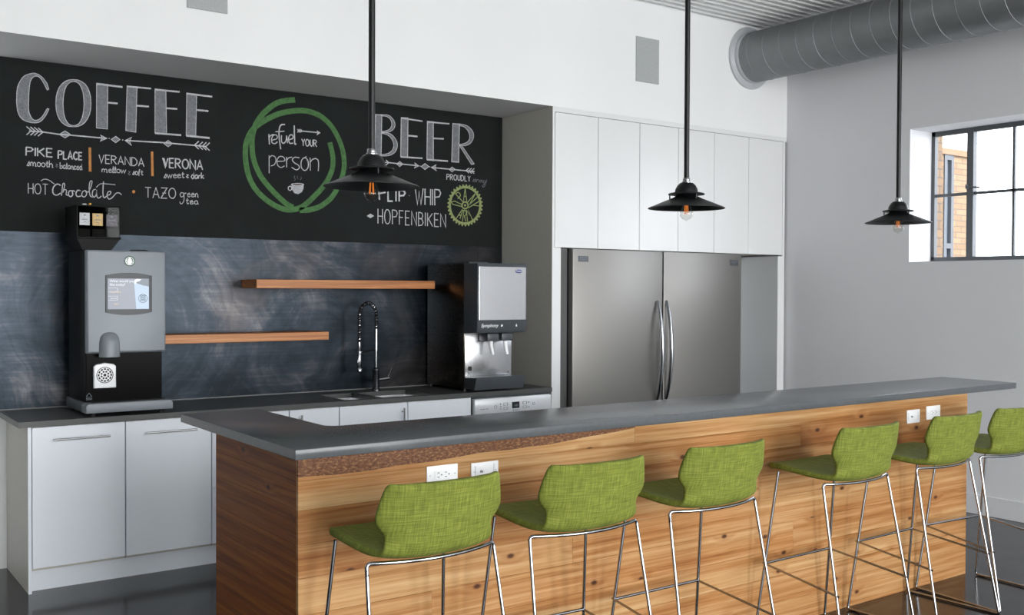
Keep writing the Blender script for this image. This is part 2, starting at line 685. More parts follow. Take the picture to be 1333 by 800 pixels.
CHALK = {
 'fill': [
  
  ('p',0,[210,2861,203,2862,194,2860,175,2853,154,2842,140,2827,130,2809,121,2790,114,2768,111,2742,110,2714,109,2687,111,2662,114,2637,120,2616,129,2600,141,2588,155,2581,171,2577,190,2574,208,2575,225,2579,239,2588,253,2605,265,2624,274,2643,282,2663,273,2665,264,2647,255,2630,245,2614,233,2601,222,2593,212,2589,202,2590,193,2596,186,2604,181,2616,176,2627,173,2642,172,2660,172,2681,173,2707,174,2735,176,2763,178,2788,182,2810,188,2826,196,2837,206,2844,217,2847,228,2844,238,2836,247,2823,255,2809,262,2795,268,2784,273,2773,282,2779,277,2794,272,2810,263,2824,253,2837,240,2848,228,2856,218,2859],'heading_lettering',0),
  ('r',0,[516,2722,514,2684,507,2653,496,2627,482,2605,464,2588,443,2577,417,2572,390,2572,370,2579,352,2592,338,2611,328,2635,322,2663,320,2701,322,2738,329,2769,339,2795,353,2816,370,2833,391,2845,418,2851,444,2851,465,2844,483,2832,497,2813,507,2789,514,2760,477,2716,475,2680,471,2651,465,2627,456,2607,446,2592,433,2583,417,2578,401,2580,389,2587,379,2600,370,2618,364,2641,361,2668,359,2703,361,2738,365,2766,371,2790,379,2810,390,2825,402,2835,418,2840,434,2839,447,2832,457,2819,465,2801,472,2779,475,2751],'heading_lettering',0),
  ('p',0,[549,2845,613,2845,610,2577,547,2578],'heading_lettering',0),('p',0,[726,2850,785,2847,777,2573,718,2578],'heading_lettering',0),('p',0,[894,2851,960,2851,964,2579,893,2580],'heading_lettering',0),('p',0,[1091,2848,1154,2848,1147,2578,1087,2581],'heading_lettering',0),('p',0,[2428,2849,2477,2851,2472,2566,2420,2567],'heading_lettering',1),
  ('p',0,[2471,2853,2493,2854,2514,2856,2533,2854,2548,2848,2560,2838,2570,2828,2578,2817,2582,2806,2584,2794,2583,2782,2578,2769,2570,2758,2558,2748,2543,2740,2527,2734,2511,2730,2493,2727,2476,2725,2476,2734,2487,2736,2497,2738,2508,2741,2520,2746,2533,2752,2543,2759,2550,2770,2556,2782,2558,2794,2556,2806,2552,2818,2545,2828,2537,2836,2526,2841,2514,2845,2501,2846,2488,2845,2474,2844],'heading_lettering',1),
  ('p',0,[2476,2731,2500,2730,2524,2729,2546,2725,2563,2716,2578,2703,2589,2690,2598,2677,2603,2663,2604,2648,2602,2631,2595,2614,2586,2599,2572,2587,2555,2576,2536,2569,2516,2565,2494,2563,2472,2561,2472,2570,2489,2573,2505,2576,2521,2581,2535,2587,2548,2596,2558,2605,2566,2617,2572,2631,2574,2645,2572,2660,2566,2675,2558,2688,2549,2698,2539,2706,2527,2712,2511,2717,2494,2720,2476,2723],'heading_lettering',1),
  ('p',0,[2635,2848,2690,2851,2687,2566,2631,2570],'heading_lettering',1),('p',0,[2853,2842,2903,2844,2904,2561,2849,2568],'heading_lettering',1),('p',0,[3072,2847,3130,2849,3124,2566,3063,2565],'heading_lettering',1),
  ('p',0,[3127,2851,3152,2850,3176,2848,3198,2844,3217,2835,3234,2822,3247,2809,3254,2796,3258,2783,3258,2769,3254,2754,3247,2738,3237,2724,3225,2713,3210,2704,3193,2698,3174,2693,3154,2691,3133,2689,3133,2698,3148,2702,3164,2706,3178,2711,3191,2717,3203,2725,3212,2734,3218,2744,3222,2757,3222,2769,3219,2782,3213,2796,3205,2808,3195,2818,3184,2827,3171,2833,3157,2837,3142,2838,3127,2839],'heading_lettering',1),
  ('p',0,[3130,2691,3149,2695,3263,2564,3238,2557],'heading_lettering',1),('p',0,[339,2520,370,2543,400,2525,370,2502],'chalk_arrow',2),('p',0,[572,2536,606,2520,569,2500,580,2518],'chalk_arrow',2),('p',0,[633,2516,658,2537,683,2520,658,2499],'chalk_diamond',3),('p',0,[752,2540,714,2517,751,2490,739,2515],'chalk_arrow',4),('p',0,[948,2518,974,2540,1001,2523,974,2501],'chalk_arrow',4),
  ('p',0,[2598,2513,2623,2533,2649,2517,2623,2497],'chalk_arrow',5),('p',0,[2748,2532,2781,2513,2745,2496,2756,2514],'chalk_arrow',5),('p',0,[2801,2510,2833,2534,2866,2515,2833,2491],'chalk_diamond',6),('p',0,[2927,2532,2888,2510,2930,2489,2917,2510],'chalk_arrow',7),('p',0,[3041,2506,3067,2526,3094,2510,3067,2490],'chalk_arrow',7),
 ],
 'chalk': [
  
  ('s',3.9,[210,2861,203,2862,194,2860,175,2853,154,2842,140,2827,130,2809,121,2790,114,2768,111,2742,110,2714,109,2687,111,2662,114,2637,120,2616,129,2600,141,2588,155,2581,171,2577,190,2574,208,2575,225,2579,239,2588,253,2605,265,2624,274,2643,282,2663,273,2665,264,2647,255,2630,245,2614,233,2601,222,2593,212,2589,202,2590,193,2596,186,2604,181,2616,176,2627,173,2642,172,2660,172,2681,173,2707,174,2735,176,2763,178,2788,182,2810,188,2826,196,2837,206,2844,217,2847,228,2844,238,2836,247,2823,255,2809,262,2795,268,2784,273,2773,282,2779,277,2794,272,2810,263,2824,253,2837,240,2848,228,2856,218,2859,210,2861],'heading_lettering',0),
  ('s',4.2,[516,2722,514,2684,507,2653,496,2627,482,2605,464,2588,443,2577,417,2572,390,2572,370,2579,352,2592,338,2611,328,2635,322,2663,320,2701,322,2738,329,2769,339,2795,353,2816,370,2833,391,2845,418,2851,444,2851,465,2844,483,2832,497,2813,507,2789,514,2760,516,2722],'heading_lettering',0),
  ('s',4.2,[477,2716,475,2680,471,2651,465,2627,456,2607,446,2592,433,2583,417,2578,401,2580,389,2587,379,2600,370,2618,364,2641,361,2668,359,2703,361,2738,365,2766,371,2790,379,2810,390,2825,402,2835,418,2840,434,2839,447,2832,457,2819,465,2801,472,2779,475,2751,477,2716],'heading_lettering',0),('s',4.2,[549,2845,613,2845,610,2577,547,2578,549,2845],'heading_lettering',0),
  ('s',10.5,[549,2841,699,2840],'heading_lettering',0),('s',10.5,[612,2736,670,2737],'heading_lettering',0),('s',4.2,[726,2850,785,2847,777,2573,718,2578,726,2850],'heading_lettering',0),('s',9.8,[726,2847,870,2850],'heading_lettering',0),('s',10.5,[784,2736,856,2738],'heading_lettering',0),('s',4.5,[894,2851,960,2851,964,2579,893,2580,894,2851],'heading_lettering',0),
  ('s',10.5,[894,2847,1046,2850],'heading_lettering',0),('s',10.5,[963,2739,1031,2742],'heading_lettering',0),('s',10.5,[893,2578,1055,2580],'heading_lettering',0),('s',4.2,[1091,2848,1154,2848,1147,2578,1087,2581,1091,2848],'heading_lettering',0),('s',10.5,[1091,2845,1254,2843],'heading_lettering',0),('s',11.2,[1155,2748,1229,2749],'heading_lettering',0),
  ('s',12.0,[1087,2580,1237,2578],'heading_lettering',0),('s',6.3,[2428,2849,2477,2851,2472,2566,2420,2567,2428,2849],'heading_lettering',1),
  ('s',4.4,[2471,2853,2493,2854,2514,2856,2533,2854,2548,2848,2560,2838,2570,2828,2578,2817,2582,2806,2584,2794,2583,2782,2578,2769,2570,2758,2558,2748,2543,2740,2527,2734,2511,2730,2493,2727,2476,2725,2476,2734,2487,2736,2497,2738,2508,2741,2520,2746,2533,2752,2543,2759,2550,2770,2556,2782,2558,2794,2556,2806,2552,2818,2545,2828,2537,2836,2526,2841,2514,2845,2501,2846,2488,2845,2474,2844,2471,2853],'heading_lettering',1),
  ('s',4.2,[2476,2731,2500,2730,2524,2729,2546,2725,2563,2716,2578,2703,2589,2690,2598,2677,2603,2663,2604,2648,2602,2631,2595,2614,2586,2599,2572,2587,2555,2576,2536,2569,2516,2565,2494,2563,2472,2561,2472,2570,2489,2573,2505,2576,2521,2581,2535,2587,2548,2596,2558,2605,2566,2617,2572,2631,2574,2645,2572,2660,2566,2675,2558,2688,2549,2698,2539,2706,2527,2712,2511,2717,2494,2720,2476,2723,2476,2731],'heading_lettering',1),
  ('s',6.6,[2635,2848,2690,2851,2687,2566,2631,2570,2635,2848],'heading_lettering',1),('s',9.9,[2635,2845,2811,2840],'heading_lettering',1),('s',11.5,[2690,2725,2769,2725],'heading_lettering',1),('s',11.0,[2631,2567,2812,2571],'heading_lettering',1),('s',6.6,[2853,2842,2903,2844,2904,2561,2849,2568,2853,2842],'heading_lettering',1),('s',9.9,[2853,2839,3042,2843],'heading_lettering',1),
  ('s',11.5,[2906,2724,2993,2728],'heading_lettering',1),('s',11.0,[2849,2564,3030,2567],'heading_lettering',1),('s',6.9,[3072,2847,3130,2849,3124,2566,3063,2565,3072,2847],'heading_lettering',1),
  ('s',4.6,[3127,2851,3152,2850,3176,2848,3198,2844,3217,2835,3234,2822,3247,2809,3254,2796,3258,2783,3258,2769,3254,2754,3247,2738,3237,2724,3225,2713,3210,2704,3193,2698,3174,2693,3154,2691,3133,2689,3133,2698,3148,2702,3164,2706,3178,2711,3191,2717,3203,2725,3212,2734,3218,2744,3222,2757,3222,2769,3219,2782,3213,2796,3205,2808,3195,2818,3184,2827,3171,2833,3157,2837,3142,2838,3127,2839,3127,2851],'heading_lettering',1),
  ('s',4.6,[3130,2691,3149,2695,3263,2564,3238,2557,3130,2691],'heading_lettering',1),('s',7.2,[174,2524,245,2526,340,2520,400,2521,605,2520],'chalk_arrow',2),('s',5.9,[161,2549,187,2528,161,2501],'chalk_arrow',2),('s',6.3,[182,2549,208,2527,182,2501],'chalk_arrow',2),('s',5.9,[202,2549,228,2528,202,2501],'chalk_arrow',2),('s',5.9,[223,2547,249,2525,222,2499],'chalk_arrow',2),
  ('s',4.2,[339,2520,370,2543,400,2525,370,2502,339,2520],'chalk_arrow',2),('s',4.2,[572,2536,606,2520,569,2500,580,2518,572,2536],'chalk_arrow',2),('s',4.2,[633,2516,658,2537,683,2520,658,2499,633,2516],'chalk_diamond',3),('s',7.7,[715,2517,948,2524,1140,2523,1218,2522],'chalk_arrow',4),('s',4.2,[752,2540,714,2517,751,2490,739,2515,752,2540],'chalk_arrow',4),
  ('s',4.2,[948,2518,974,2540,1001,2523,974,2501,948,2518],'chalk_arrow',4),('s',6.8,[1167,2552,1140,2525,1167,2502],'chalk_arrow',4),('s',6.3,[1193,2550,1166,2523,1192,2501],'chalk_arrow',4),('s',6.3,[1216,2549,1190,2522,1216,2500],'chalk_arrow',4),('s',6.8,[1237,2548,1210,2520,1237,2498],'chalk_arrow',4),('s',7.4,[2506,2519,2780,2514],'chalk_arrow',5),
  ('s',6.6,[2511,2536,2534,2519,2511,2499],'chalk_arrow',5),('s',4.4,[2598,2513,2623,2533,2649,2517,2623,2497,2598,2513],'chalk_arrow',5),('s',5.5,[2748,2532,2781,2513,2745,2496,2756,2514,2748,2532],'chalk_arrow',5),('s',5.5,[2801,2510,2833,2534,2866,2515,2833,2491,2801,2510],'chalk_diamond',6),('s',5.8,[2927,2532,2888,2510,2930,2489,2917,2510,2927,2532],'chalk_arrow',7),
  ('s',8.0,[2888,2510,3063,2508,3266,2506],'chalk_arrow',7),('s',4.6,[3041,2506,3067,2526,3094,2510,3067,2490,3041,2506],'chalk_arrow',7),('s',6.9,[3217,2530,3190,2509,3217,2491],'chalk_arrow',7),('s',6.9,[3241,2530,3213,2508,3241,2490],'chalk_arrow',7),('s',6.9,[3264,2529,3237,2507,3264,2490],'chalk_arrow',7),('s',7.2,[158,2382,159,2430],'word_lettering',8),
  ('s',7.2,[159,2430,186,2429,195,2420,186,2409,159,2406],'word_lettering',8),('s',7.8,[208,2431,207,2383],'word_lettering',8),('s',7.2,[220,2431,220,2383],'word_lettering',8),('s',7.8,[256,2431,220,2405],'word_lettering',8),('s',7.2,[230,2409,257,2383],'word_lettering',8),('s',7.2,[300,2432,269,2432,269,2384,300,2384],'word_lettering',8),('s',7.2,[269,2409,295,2409],'word_lettering',8),
  ('s',7.2,[332,2376,332,2424],'word_lettering',9),('s',7.2,[332,2424,349,2423,355,2414,349,2403,332,2400],'word_lettering',9),('s',7.2,[361,2424,361,2377,379,2377],'word_lettering',9),('s',7.8,[386,2378,398,2424,410,2378],'word_lettering',9),('s',7.2,[390,2393,406,2394],'word_lettering',9),('s',7.8,[439,2417,430,2424,421,2417,417,2401,420,2385,430,2379,439,2386],'word_lettering',9),
  ('s',7.2,[465,2423,446,2423,446,2379,465,2380],'word_lettering',9),('s',7.2,[446,2402,462,2402],'word_lettering',9),('s',5.0,[561,2419,575,2370,590,2419],'word_lettering',10),('s',5.4,[624,2419,599,2419,599,2369,623,2369],'word_lettering',10),('s',5.0,[599,2395,620,2395],'word_lettering',10),('s',5.4,[632,2369,633,2418,652,2417,661,2408,652,2396,632,2394],'word_lettering',10),
  ('s',5.4,[642,2394,662,2368],'word_lettering',10),('s',5.0,[671,2368,687,2418,704,2368],'word_lettering',10),('s',5.4,[677,2385,698,2385],'word_lettering',10),('s',5.4,[713,2368,713,2417,743,2367,743,2417],'word_lettering',10),('s',5.4,[752,2417,752,2367,770,2368,783,2382,784,2399,770,2415,752,2417],'word_lettering',10),('s',5.4,[793,2367,809,2416,826,2366],'word_lettering',10),
  ('s',5.0,[799,2383,821,2383],'word_lettering',10),('s',7.8,[940,2429,956,2371,972,2429],'word_lettering',11),('s',7.8,[1009,2430,982,2429,982,2371,1009,2371],'word_lettering',11),('s',7.8,[982,2401,1005,2402],'word_lettering',11),('s',7.8,[1019,2371,1019,2430,1041,2429,1051,2418,1041,2403,1019,2400],'word_lettering',11),('s',7.8,[1030,2400,1052,2371],'word_lettering',11),
  ('s',7.8,[1101,2401,1099,2388,1094,2378,1086,2372,1077,2372,1070,2378,1064,2388,1062,2401,1064,2413,1070,2424,1077,2429,1086,2429,1094,2424,1099,2413,1101,2401],'word_lettering',11),('s',8.5,[1111,2372,1111,2430,1145,2372,1145,2430],'word_lettering',11),('s',7.8,[1155,2372,1173,2430,1191,2372],'word_lettering',11),('s',7.8,[1162,2392,1185,2392],'word_lettering',11),
  ('s',10.8,[945,2427,959,2377],'word_lettering',11),('s',4.4,[169,2223,169,2163],'word_lettering',12),('s',4.4,[195,2223,195,2163],'word_lettering',12),('s',4.4,[169,2193,195,2193],'word_lettering',12),('s',4.4,[237,2193,235,2180,231,2169,224,2164,216,2164,210,2170,205,2180,204,2193,205,2206,210,2217,217,2222,224,2222,231,2217,235,2206,237,2193],'word_lettering',12),
  ('s',4.4,[246,2223,275,2223],'word_lettering',12),('s',4.4,[260,2223,260,2162],'word_lettering',12),('s',5.4,[832,2239,868,2240],'word_lettering',13),('s',5.0,[850,2239,850,2177],'word_lettering',13),('s',5.4,[879,2177,898,2241,918,2178],'word_lettering',13),('s',5.4,[886,2199,911,2199],'word_lettering',13),('s',5.4,[929,2242,966,2243,929,2178,966,2179],'word_lettering',13),
  ('s',5.4,[937,2210,960,2211],'word_lettering',13),('s',5.4,[1020,2212,1018,2199,1012,2187,1004,2181,994,2181,985,2187,979,2198,977,2211,979,2225,985,2236,994,2243,1004,2243,1012,2237,1018,2226,1020,2212],'word_lettering',13),('s',12.0,[2528,2325,2529,2245,2567,2246],'word_lettering',14),('s',11.2,[2593,2326,2593,2246],'word_lettering',14),('s',12.0,[2619,2247,2619,2327],'word_lettering',14),
  ('s',12.0,[2619,2327,2656,2326,2668,2310,2656,2292,2619,2287],'word_lettering',14),('s',12.0,[2453,2334,2460,2250],'word_lettering',14),('s',10.5,[2456,2294,2510,2306],'word_lettering',14),('s',10.5,[2453,2341,2514,2337],'word_lettering',14),('s',9.0,[2751,2352,2770,2233,2784,2328,2800,2234,2818,2352],'word_lettering',15),('s',9.6,[2834,2352,2834,2234],'word_lettering',15),
  ('s',9.0,[2881,2351,2881,2234],'word_lettering',15),('s',9.0,[2834,2293,2881,2293],'word_lettering',15),('s',9.0,[2898,2351,2898,2234],'word_lettering',15),('s',9.6,[2917,2235,2916,2351],'word_lettering',15),('s',9.0,[2916,2351,2955,2349,2968,2326,2955,2299,2916,2293],'word_lettering',15),('s',6.8,[2448,2187,2448,2082],'word_lettering',16),('s',6.8,[2484,2186,2485,2082],'word_lettering',16),
  ('s',6.8,[2448,2135,2485,2134],'word_lettering',16),('s',6.8,[2547,2133,2545,2111,2539,2093,2529,2083,2519,2083,2509,2093,2503,2111,2501,2134,2503,2156,2509,2174,2519,2184,2529,2183,2538,2173,2545,2155,2547,2133],'word_lettering',16),('s',6.8,[2564,2082,2563,2184],'word_lettering',16),('s',6.8,[2563,2184,2594,2181,2604,2160,2594,2137,2564,2133],'word_lettering',16),
  ('s',6.8,[2654,2181,2620,2182,2621,2081],'word_lettering',16),('s',6.8,[2620,2134,2649,2133],'word_lettering',16),('s',6.8,[2705,2180,2671,2181,2671,2081,2705,2081],'word_lettering',16),('s',6.8,[2671,2133,2700,2132],'word_lettering',16),('s',7.2,[2722,2081,2722,2180,2763,2080,2763,2178],'word_lettering',16),
  ('s',6.8,[2780,2178,2780,2080,2808,2085,2819,2104,2808,2129,2780,2132],'word_lettering',16),('s',6.8,[2780,2178,2808,2172,2815,2153,2808,2133,2780,2132],'word_lettering',16),('s',7.2,[2837,2177,2837,2080],'word_lettering',16),('s',6.8,[2856,2176,2856,2080],'word_lettering',16),('s',6.8,[2897,2173,2856,2123],'word_lettering',16),('s',6.8,[2866,2132,2898,2079],'word_lettering',16),
  ('s',7.2,[2951,2174,2915,2175,2915,2079,2951,2079],'word_lettering',16),('s',6.8,[2915,2129,2945,2128],'word_lettering',16),('s',7.2,[2968,2079,2968,2173,3012,2078,3011,2172],'word_lettering',16),('s',6.0,[3020,2429,3020,2470],'word_lettering',17),('s',6.0,[3020,2470,3037,2469,3042,2461,3037,2452,3020,2450],'word_lettering',17),
  ('s',6.0,[3051,2429,3051,2470,3066,2469,3073,2462,3066,2452,3051,2450],'word_lettering',17),('s',6.0,[3058,2450,3074,2429],'word_lettering',17),('s',6.0,[3109,2450,3107,2441,3104,2434,3098,2430,3092,2430,3087,2434,3083,2441,3082,2450,3083,2459,3087,2466,3092,2470,3098,2470,3103,2466,3107,2459,3109,2450],'word_lettering',17),
  ('s',6.0,[3117,2470,3117,2439,3127,2429,3138,2439,3138,2470],'word_lettering',17),('s',6.0,[3146,2470,3146,2429,3160,2431,3170,2442,3170,2456,3160,2469,3146,2470],'word_lettering',17),('s',6.0,[3179,2470,3179,2429,3197,2429],'word_lettering',17),('s',6.0,[3206,2470,3217,2450,3229,2470],'word_lettering',17),('s',6.5,[3217,2450,3218,2429],'word_lettering',17),
  ('s',6.3,[1868,2629,1879,2606,1890,2629],'word_lettering',18),('s',6.3,[1879,2606,1879,2582],'word_lettering',18),('s',6.3,[1922,2606,1921,2596,1917,2588,1912,2584,1906,2584,1901,2588,1898,2596,1896,2606,1898,2616,1901,2624,1906,2628,1912,2628,1917,2624,1921,2616,1922,2606],'word_lettering',18),('s',6.3,[1929,2629,1929,2595,1939,2584,1949,2595,1949,2629],'word_lettering',18),
  ('s',6.3,[1956,2584,1955,2629,1970,2628,1977,2620,1970,2609,1955,2606],'word_lettering',18),('s',6.3,[1963,2606,1978,2584],'word_lettering',18),('s',4.4,[162,2323,174,2347,177,2333,172,2323,163,2325],'word_lettering',19),('s',4.4,[182,2345,182,2323],'word_lettering',19),('s',4.4,[182,2339,189,2347,195,2339,195,2323],'word_lettering',19),
  ('s',4.4,[195,2339,203,2346,209,2339,209,2323,213,2323],'word_lettering',19),('s',4.4,[236,2335,234,2328,229,2324,223,2324,218,2328,217,2335,219,2342,223,2347,229,2347,234,2342,236,2335,240,2339],'word_lettering',19),('s',4.4,[260,2335,258,2328,253,2323,247,2324,242,2328,240,2335,242,2342,247,2346,253,2346,258,2342,260,2335,264,2339],'word_lettering',19),
  ('s',4.4,[271,2359,270,2329,273,2323,280,2327],'word_lettering',19),('s',4.4,[264,2346,279,2348],'word_lettering',19),('s',4.4,[283,2363,283,2323],'word_lettering',19),('s',4.4,[283,2337,293,2346,300,2339,300,2323,305,2323],'word_lettering',19),('s',4.4,[342,2356,342,2320,350,2320,355,2327,352,2338,342,2334],'word_lettering',21),
  ('s',4.8,[371,2338,366,2342,359,2336,359,2325,364,2320,370,2325,371,2339,371,2323,375,2321],'word_lettering',21),('s',4.4,[376,2320,381,2345,379,2355,377,2341,379,2320,383,2322],'word_lettering',21),('s',4.8,[398,2338,392,2342,385,2336,385,2325,391,2320,397,2325,398,2339,398,2324,401,2321],'word_lettering',21),('s',4.4,[403,2339,403,2320],'word_lettering',21),
  ('s',4.4,[403,2334,409,2340,414,2334,414,2320,418,2320],'word_lettering',21),('s',4.8,[431,2338,424,2341,419,2331,424,2320,432,2324],'word_lettering',21),('s',4.4,[434,2330,446,2333,442,2341,435,2336,436,2322,442,2320,449,2326],'word_lettering',21),('s',4.8,[462,2338,455,2341,450,2331,455,2320,462,2326,463,2355,463,2322,466,2320],'word_lettering',21),
  ('s',3.9,[578,2334,578,2315],'word_lettering',22),('s',4.2,[578,2329,586,2336,592,2329,592,2315],'word_lettering',22),('s',3.9,[592,2329,600,2336,606,2330,606,2315,611,2316],'word_lettering',22),('s',4.2,[615,2326,633,2330,627,2338,617,2332,619,2318,627,2316,637,2322],'word_lettering',22),('s',3.9,[639,2316,646,2342,643,2353,640,2338,643,2316,649,2318],'word_lettering',22),
  ('s',4.2,[651,2317,659,2343,655,2353,652,2339,655,2317,661,2319],'word_lettering',22),('s',4.2,[684,2329,682,2322,677,2318,671,2318,665,2322,663,2328,665,2335,671,2339,677,2339,682,2335,684,2329,688,2332],'word_lettering',22),('s',4.2,[688,2338,694,2318,702,2335,709,2318,717,2339],'word_lettering',22),('s',4.4,[757,2312,766,2333,769,2321,765,2313,758,2314],'word_lettering',24),
  ('s',4.8,[789,2323,787,2317,783,2313,778,2313,774,2317,773,2323,774,2329,778,2333,783,2333,787,2329,789,2323,792,2326],'word_lettering',24),('s',4.4,[804,2342,798,2346,796,2333,795,2307],'word_lettering',24),('s',4.4,[792,2331,804,2332],'word_lettering',24),('s',4.8,[813,2342,812,2318,815,2314,821,2317],'word_lettering',24),('s',4.8,[808,2332,820,2333],'word_lettering',24),
  ('s',4.8,[946,2304,959,2329,963,2316,957,2305,947,2307],'word_lettering',25),('s',4.8,[968,2329,975,2306,983,2326,990,2307,999,2331],'word_lettering',25),('s',4.8,[1004,2320,1024,2325,1017,2334,1006,2327,1008,2311,1017,2309,1028,2316],'word_lettering',25),('s',4.8,[1031,2322,1050,2327,1044,2335,1032,2329,1035,2313,1044,2311,1055,2318],'word_lettering',25),
  ('s',4.8,[1065,2349,1064,2319,1068,2313,1076,2318],'word_lettering',25),('s',5.2,[1057,2336,1075,2338],'word_lettering',25),('s',5.2,[1102,2334,1091,2334,1097,2328,1087,2322,1095,2315,1102,2320],'word_lettering',26),('s',6.0,[1133,2332,1125,2336,1118,2323,1125,2311,1133,2318,1135,2353,1135,2314,1139,2313],'word_lettering',27),
  ('s',6.5,[1158,2334,1151,2338,1142,2331,1142,2319,1149,2313,1157,2320,1158,2336,1159,2318,1163,2316],'word_lettering',27),('s',6.0,[1165,2336,1165,2315],'word_lettering',27),('s',6.0,[1165,2328,1172,2336,1179,2336],'word_lettering',27),('s',6.0,[1183,2354,1183,2316],'word_lettering',27),('s',6.0,[1198,2339,1183,2327,1201,2318],'word_lettering',27),
  ('s',4.8,[1072,2217,1072,2194],'word_lettering',28),('s',4.8,[1072,2209,1080,2218,1087,2217],'word_lettering',28),('s',4.8,[1094,2207,1111,2211,1105,2220,1095,2214,1097,2197,1105,2195,1114,2202],'word_lettering',28),('s',4.8,[1119,2207,1136,2212,1130,2221,1120,2214,1122,2198,1130,2196,1140,2203],'word_lettering',28),('s',4.8,[1144,2219,1144,2197],'word_lettering',28),
  ('s',4.8,[1144,2213,1152,2221,1160,2213,1160,2197,1165,2198],'word_lettering',28),
  ('s',4.8,[1068,2217,1064,2218,1060,2219,1057,2220,1054,2219,1051,2216,1049,2212,1048,2208,1048,2204,1049,2200,1051,2196,1054,2193,1057,2192,1060,2193,1063,2195,1066,2198,1069,2202,1070,2207,1070,2214,1070,2220,1070,2220,1071,2213,1072,2200,1073,2186,1072,2175,1071,2167,1068,2161,1065,2157,1063,2153,1060,2151,1056,2149,1053,2149,1050,2150,1049,2152,1048,2155,1047,2159,1046,2163],'word_lettering',28),
  ('s',5.4,[1093,2186,1091,2157,1096,2151,1103,2155],'word_lettering',29),('s',5.4,[1085,2174,1102,2175],'word_lettering',29),('s',5.9,[1110,2162,1128,2165,1122,2174,1111,2168,1113,2153,1122,2151,1133,2156],'word_lettering',29),('s',5.4,[1159,2169,1150,2174,1139,2168,1139,2156,1148,2151,1158,2156,1159,2171,1160,2154,1166,2152],'word_lettering',29),
  ('s',4.4,[237,2240,242,2244,248,2249,255,2251,263,2252,272,2251,281,2247,290,2242,300,2234,310,2227],'word_lettering',31),('s',6.1,[344,2220,339,2224,334,2227,328,2228,322,2226,315,2221,310,2215,305,2208,302,2198,301,2190,301,2181,303,2173,307,2167,312,2164,319,2162,325,2163,332,2166,338,2171,345,2176],'word_lettering',31),
  ('s',5.0,[349,2161,350,2174,352,2187,353,2198,354,2209,354,2219,356,2227,358,2232,362,2234,364,2234,366,2231,367,2224,366,2216,363,2204,359,2190,357,2182,358,2183,361,2191,365,2196,369,2198,374,2197,377,2194,377,2186,375,2176,375,2168,377,2166,381,2165,385,2165],'word_lettering',31),
  ('s',6.0,[405,2195,400,2193,395,2192,392,2189,389,2183,387,2176,387,2169,390,2164,395,2159,400,2157,404,2160,409,2165,412,2171,411,2178,409,2187,409,2193,412,2194,418,2192,424,2190],'word_lettering',31),('s',6.0,[455,2196,449,2197,444,2199,439,2198,435,2192,431,2185,429,2177,430,2171,433,2165,437,2161,443,2160,451,2163,459,2165],'word_lettering',31),
  ('s',5.0,[483,2199,477,2197,472,2195,467,2191,464,2184,462,2176,463,2169,466,2164,471,2161,477,2160,482,2164,487,2171,490,2178,489,2185,485,2193,484,2198,488,2195,493,2190,499,2190,504,2199,510,2212,515,2225,518,2237,520,2248,521,2256,518,2259,514,2258,510,2254,507,2243,505,2228,504,2213,505,2198,507,2182,509,2170,514,2165,519,2163,524,2161],'word_lettering',31),
  ('s',5.4,[541,2210,536,2208,531,2207,527,2203,524,2195,522,2185,521,2177,524,2170,528,2164,532,2162,537,2165,542,2171,545,2178,546,2189,547,2202,547,2207,547,2199,547,2183,548,2170,551,2163,554,2159,559,2158,563,2160,569,2166,574,2171],'word_lettering',31),
  ('s',6.0,[587,2259,585,2241,584,2223,583,2206,583,2192,584,2180,585,2171,587,2165,590,2163,593,2162,597,2165,601,2169,605,2173],'word_lettering',31),('s',3.9,[545,2221,551,2229,558,2236,565,2242,570,2244,577,2246,588,2246,607,2246,631,2245,655,2244],'word_lettering',31),
  ('s',5.4,[607,2176,614,2179,621,2182,625,2186,628,2191,629,2197,628,2201,624,2202,618,2201,613,2198,610,2192,607,2184,606,2176,609,2168,613,2159,618,2155,624,2156,632,2161,639,2168,646,2176,653,2186,660,2193,667,2196,674,2196,680,2195,684,2192,688,2189,691,2185],'word_lettering',31),('s',7.7,[1635,2639,1639,2572],'motto_lettering',32),
  ('s',6.3,[1637,2614,1640,2620,1644,2627,1648,2632,1654,2635,1661,2637,1669,2640],'motto_lettering',32),('s',6.3,[1653,2599,1668,2605,1683,2610,1692,2616,1695,2624,1693,2632,1689,2637,1682,2639,1674,2638,1667,2635,1661,2629,1657,2619,1654,2610,1654,2601,1655,2592,1658,2585,1663,2581,1670,2580,1676,2580,1683,2583,1689,2589,1696,2594],'motto_lettering',32),
  ('s',8.4,[1748,2714,1739,2713,1730,2712,1722,2709,1716,2703,1712,2695,1709,2685,1707,2673,1706,2660,1706,2644,1707,2626,1709,2607,1712,2589,1714,2574,1716,2560,1718,2547],'motto_lettering',32),('s',6.3,[1681,2659,1745,2669],'motto_lettering',32),
  ('s',7.0,[1724,2640,1723,2626,1723,2612,1724,2600,1727,2593,1732,2588,1737,2587,1744,2591,1751,2598,1756,2607,1758,2617,1759,2629,1760,2641],'motto_lettering',32),('s',7.0,[1760,2641,1767,2591],'motto_lettering',32),
  ('s',7.0,[1776,2614,1788,2619,1799,2623,1806,2629,1807,2636,1804,2644,1799,2649,1793,2650,1786,2647,1781,2643,1777,2635,1774,2625,1773,2615,1775,2606,1779,2597,1784,2591,1790,2591,1798,2593,1806,2595],'motto_lettering',32),('s',8.4,[1814,2714,1815,2689,1815,2663,1816,2640,1817,2620,1817,2602,1819,2591,1821,2588,1825,2590,1829,2593],'motto_lettering',33),
  ('s',5.6,[1637,2499,1637,2381],'motto_lettering',33),('s',4.9,[1638,2483,1644,2489,1649,2495,1655,2499,1663,2499,1671,2497,1678,2493,1682,2487,1684,2479,1685,2471,1683,2461,1679,2451,1674,2442,1667,2437,1658,2433,1649,2430],'motto_lettering',33),
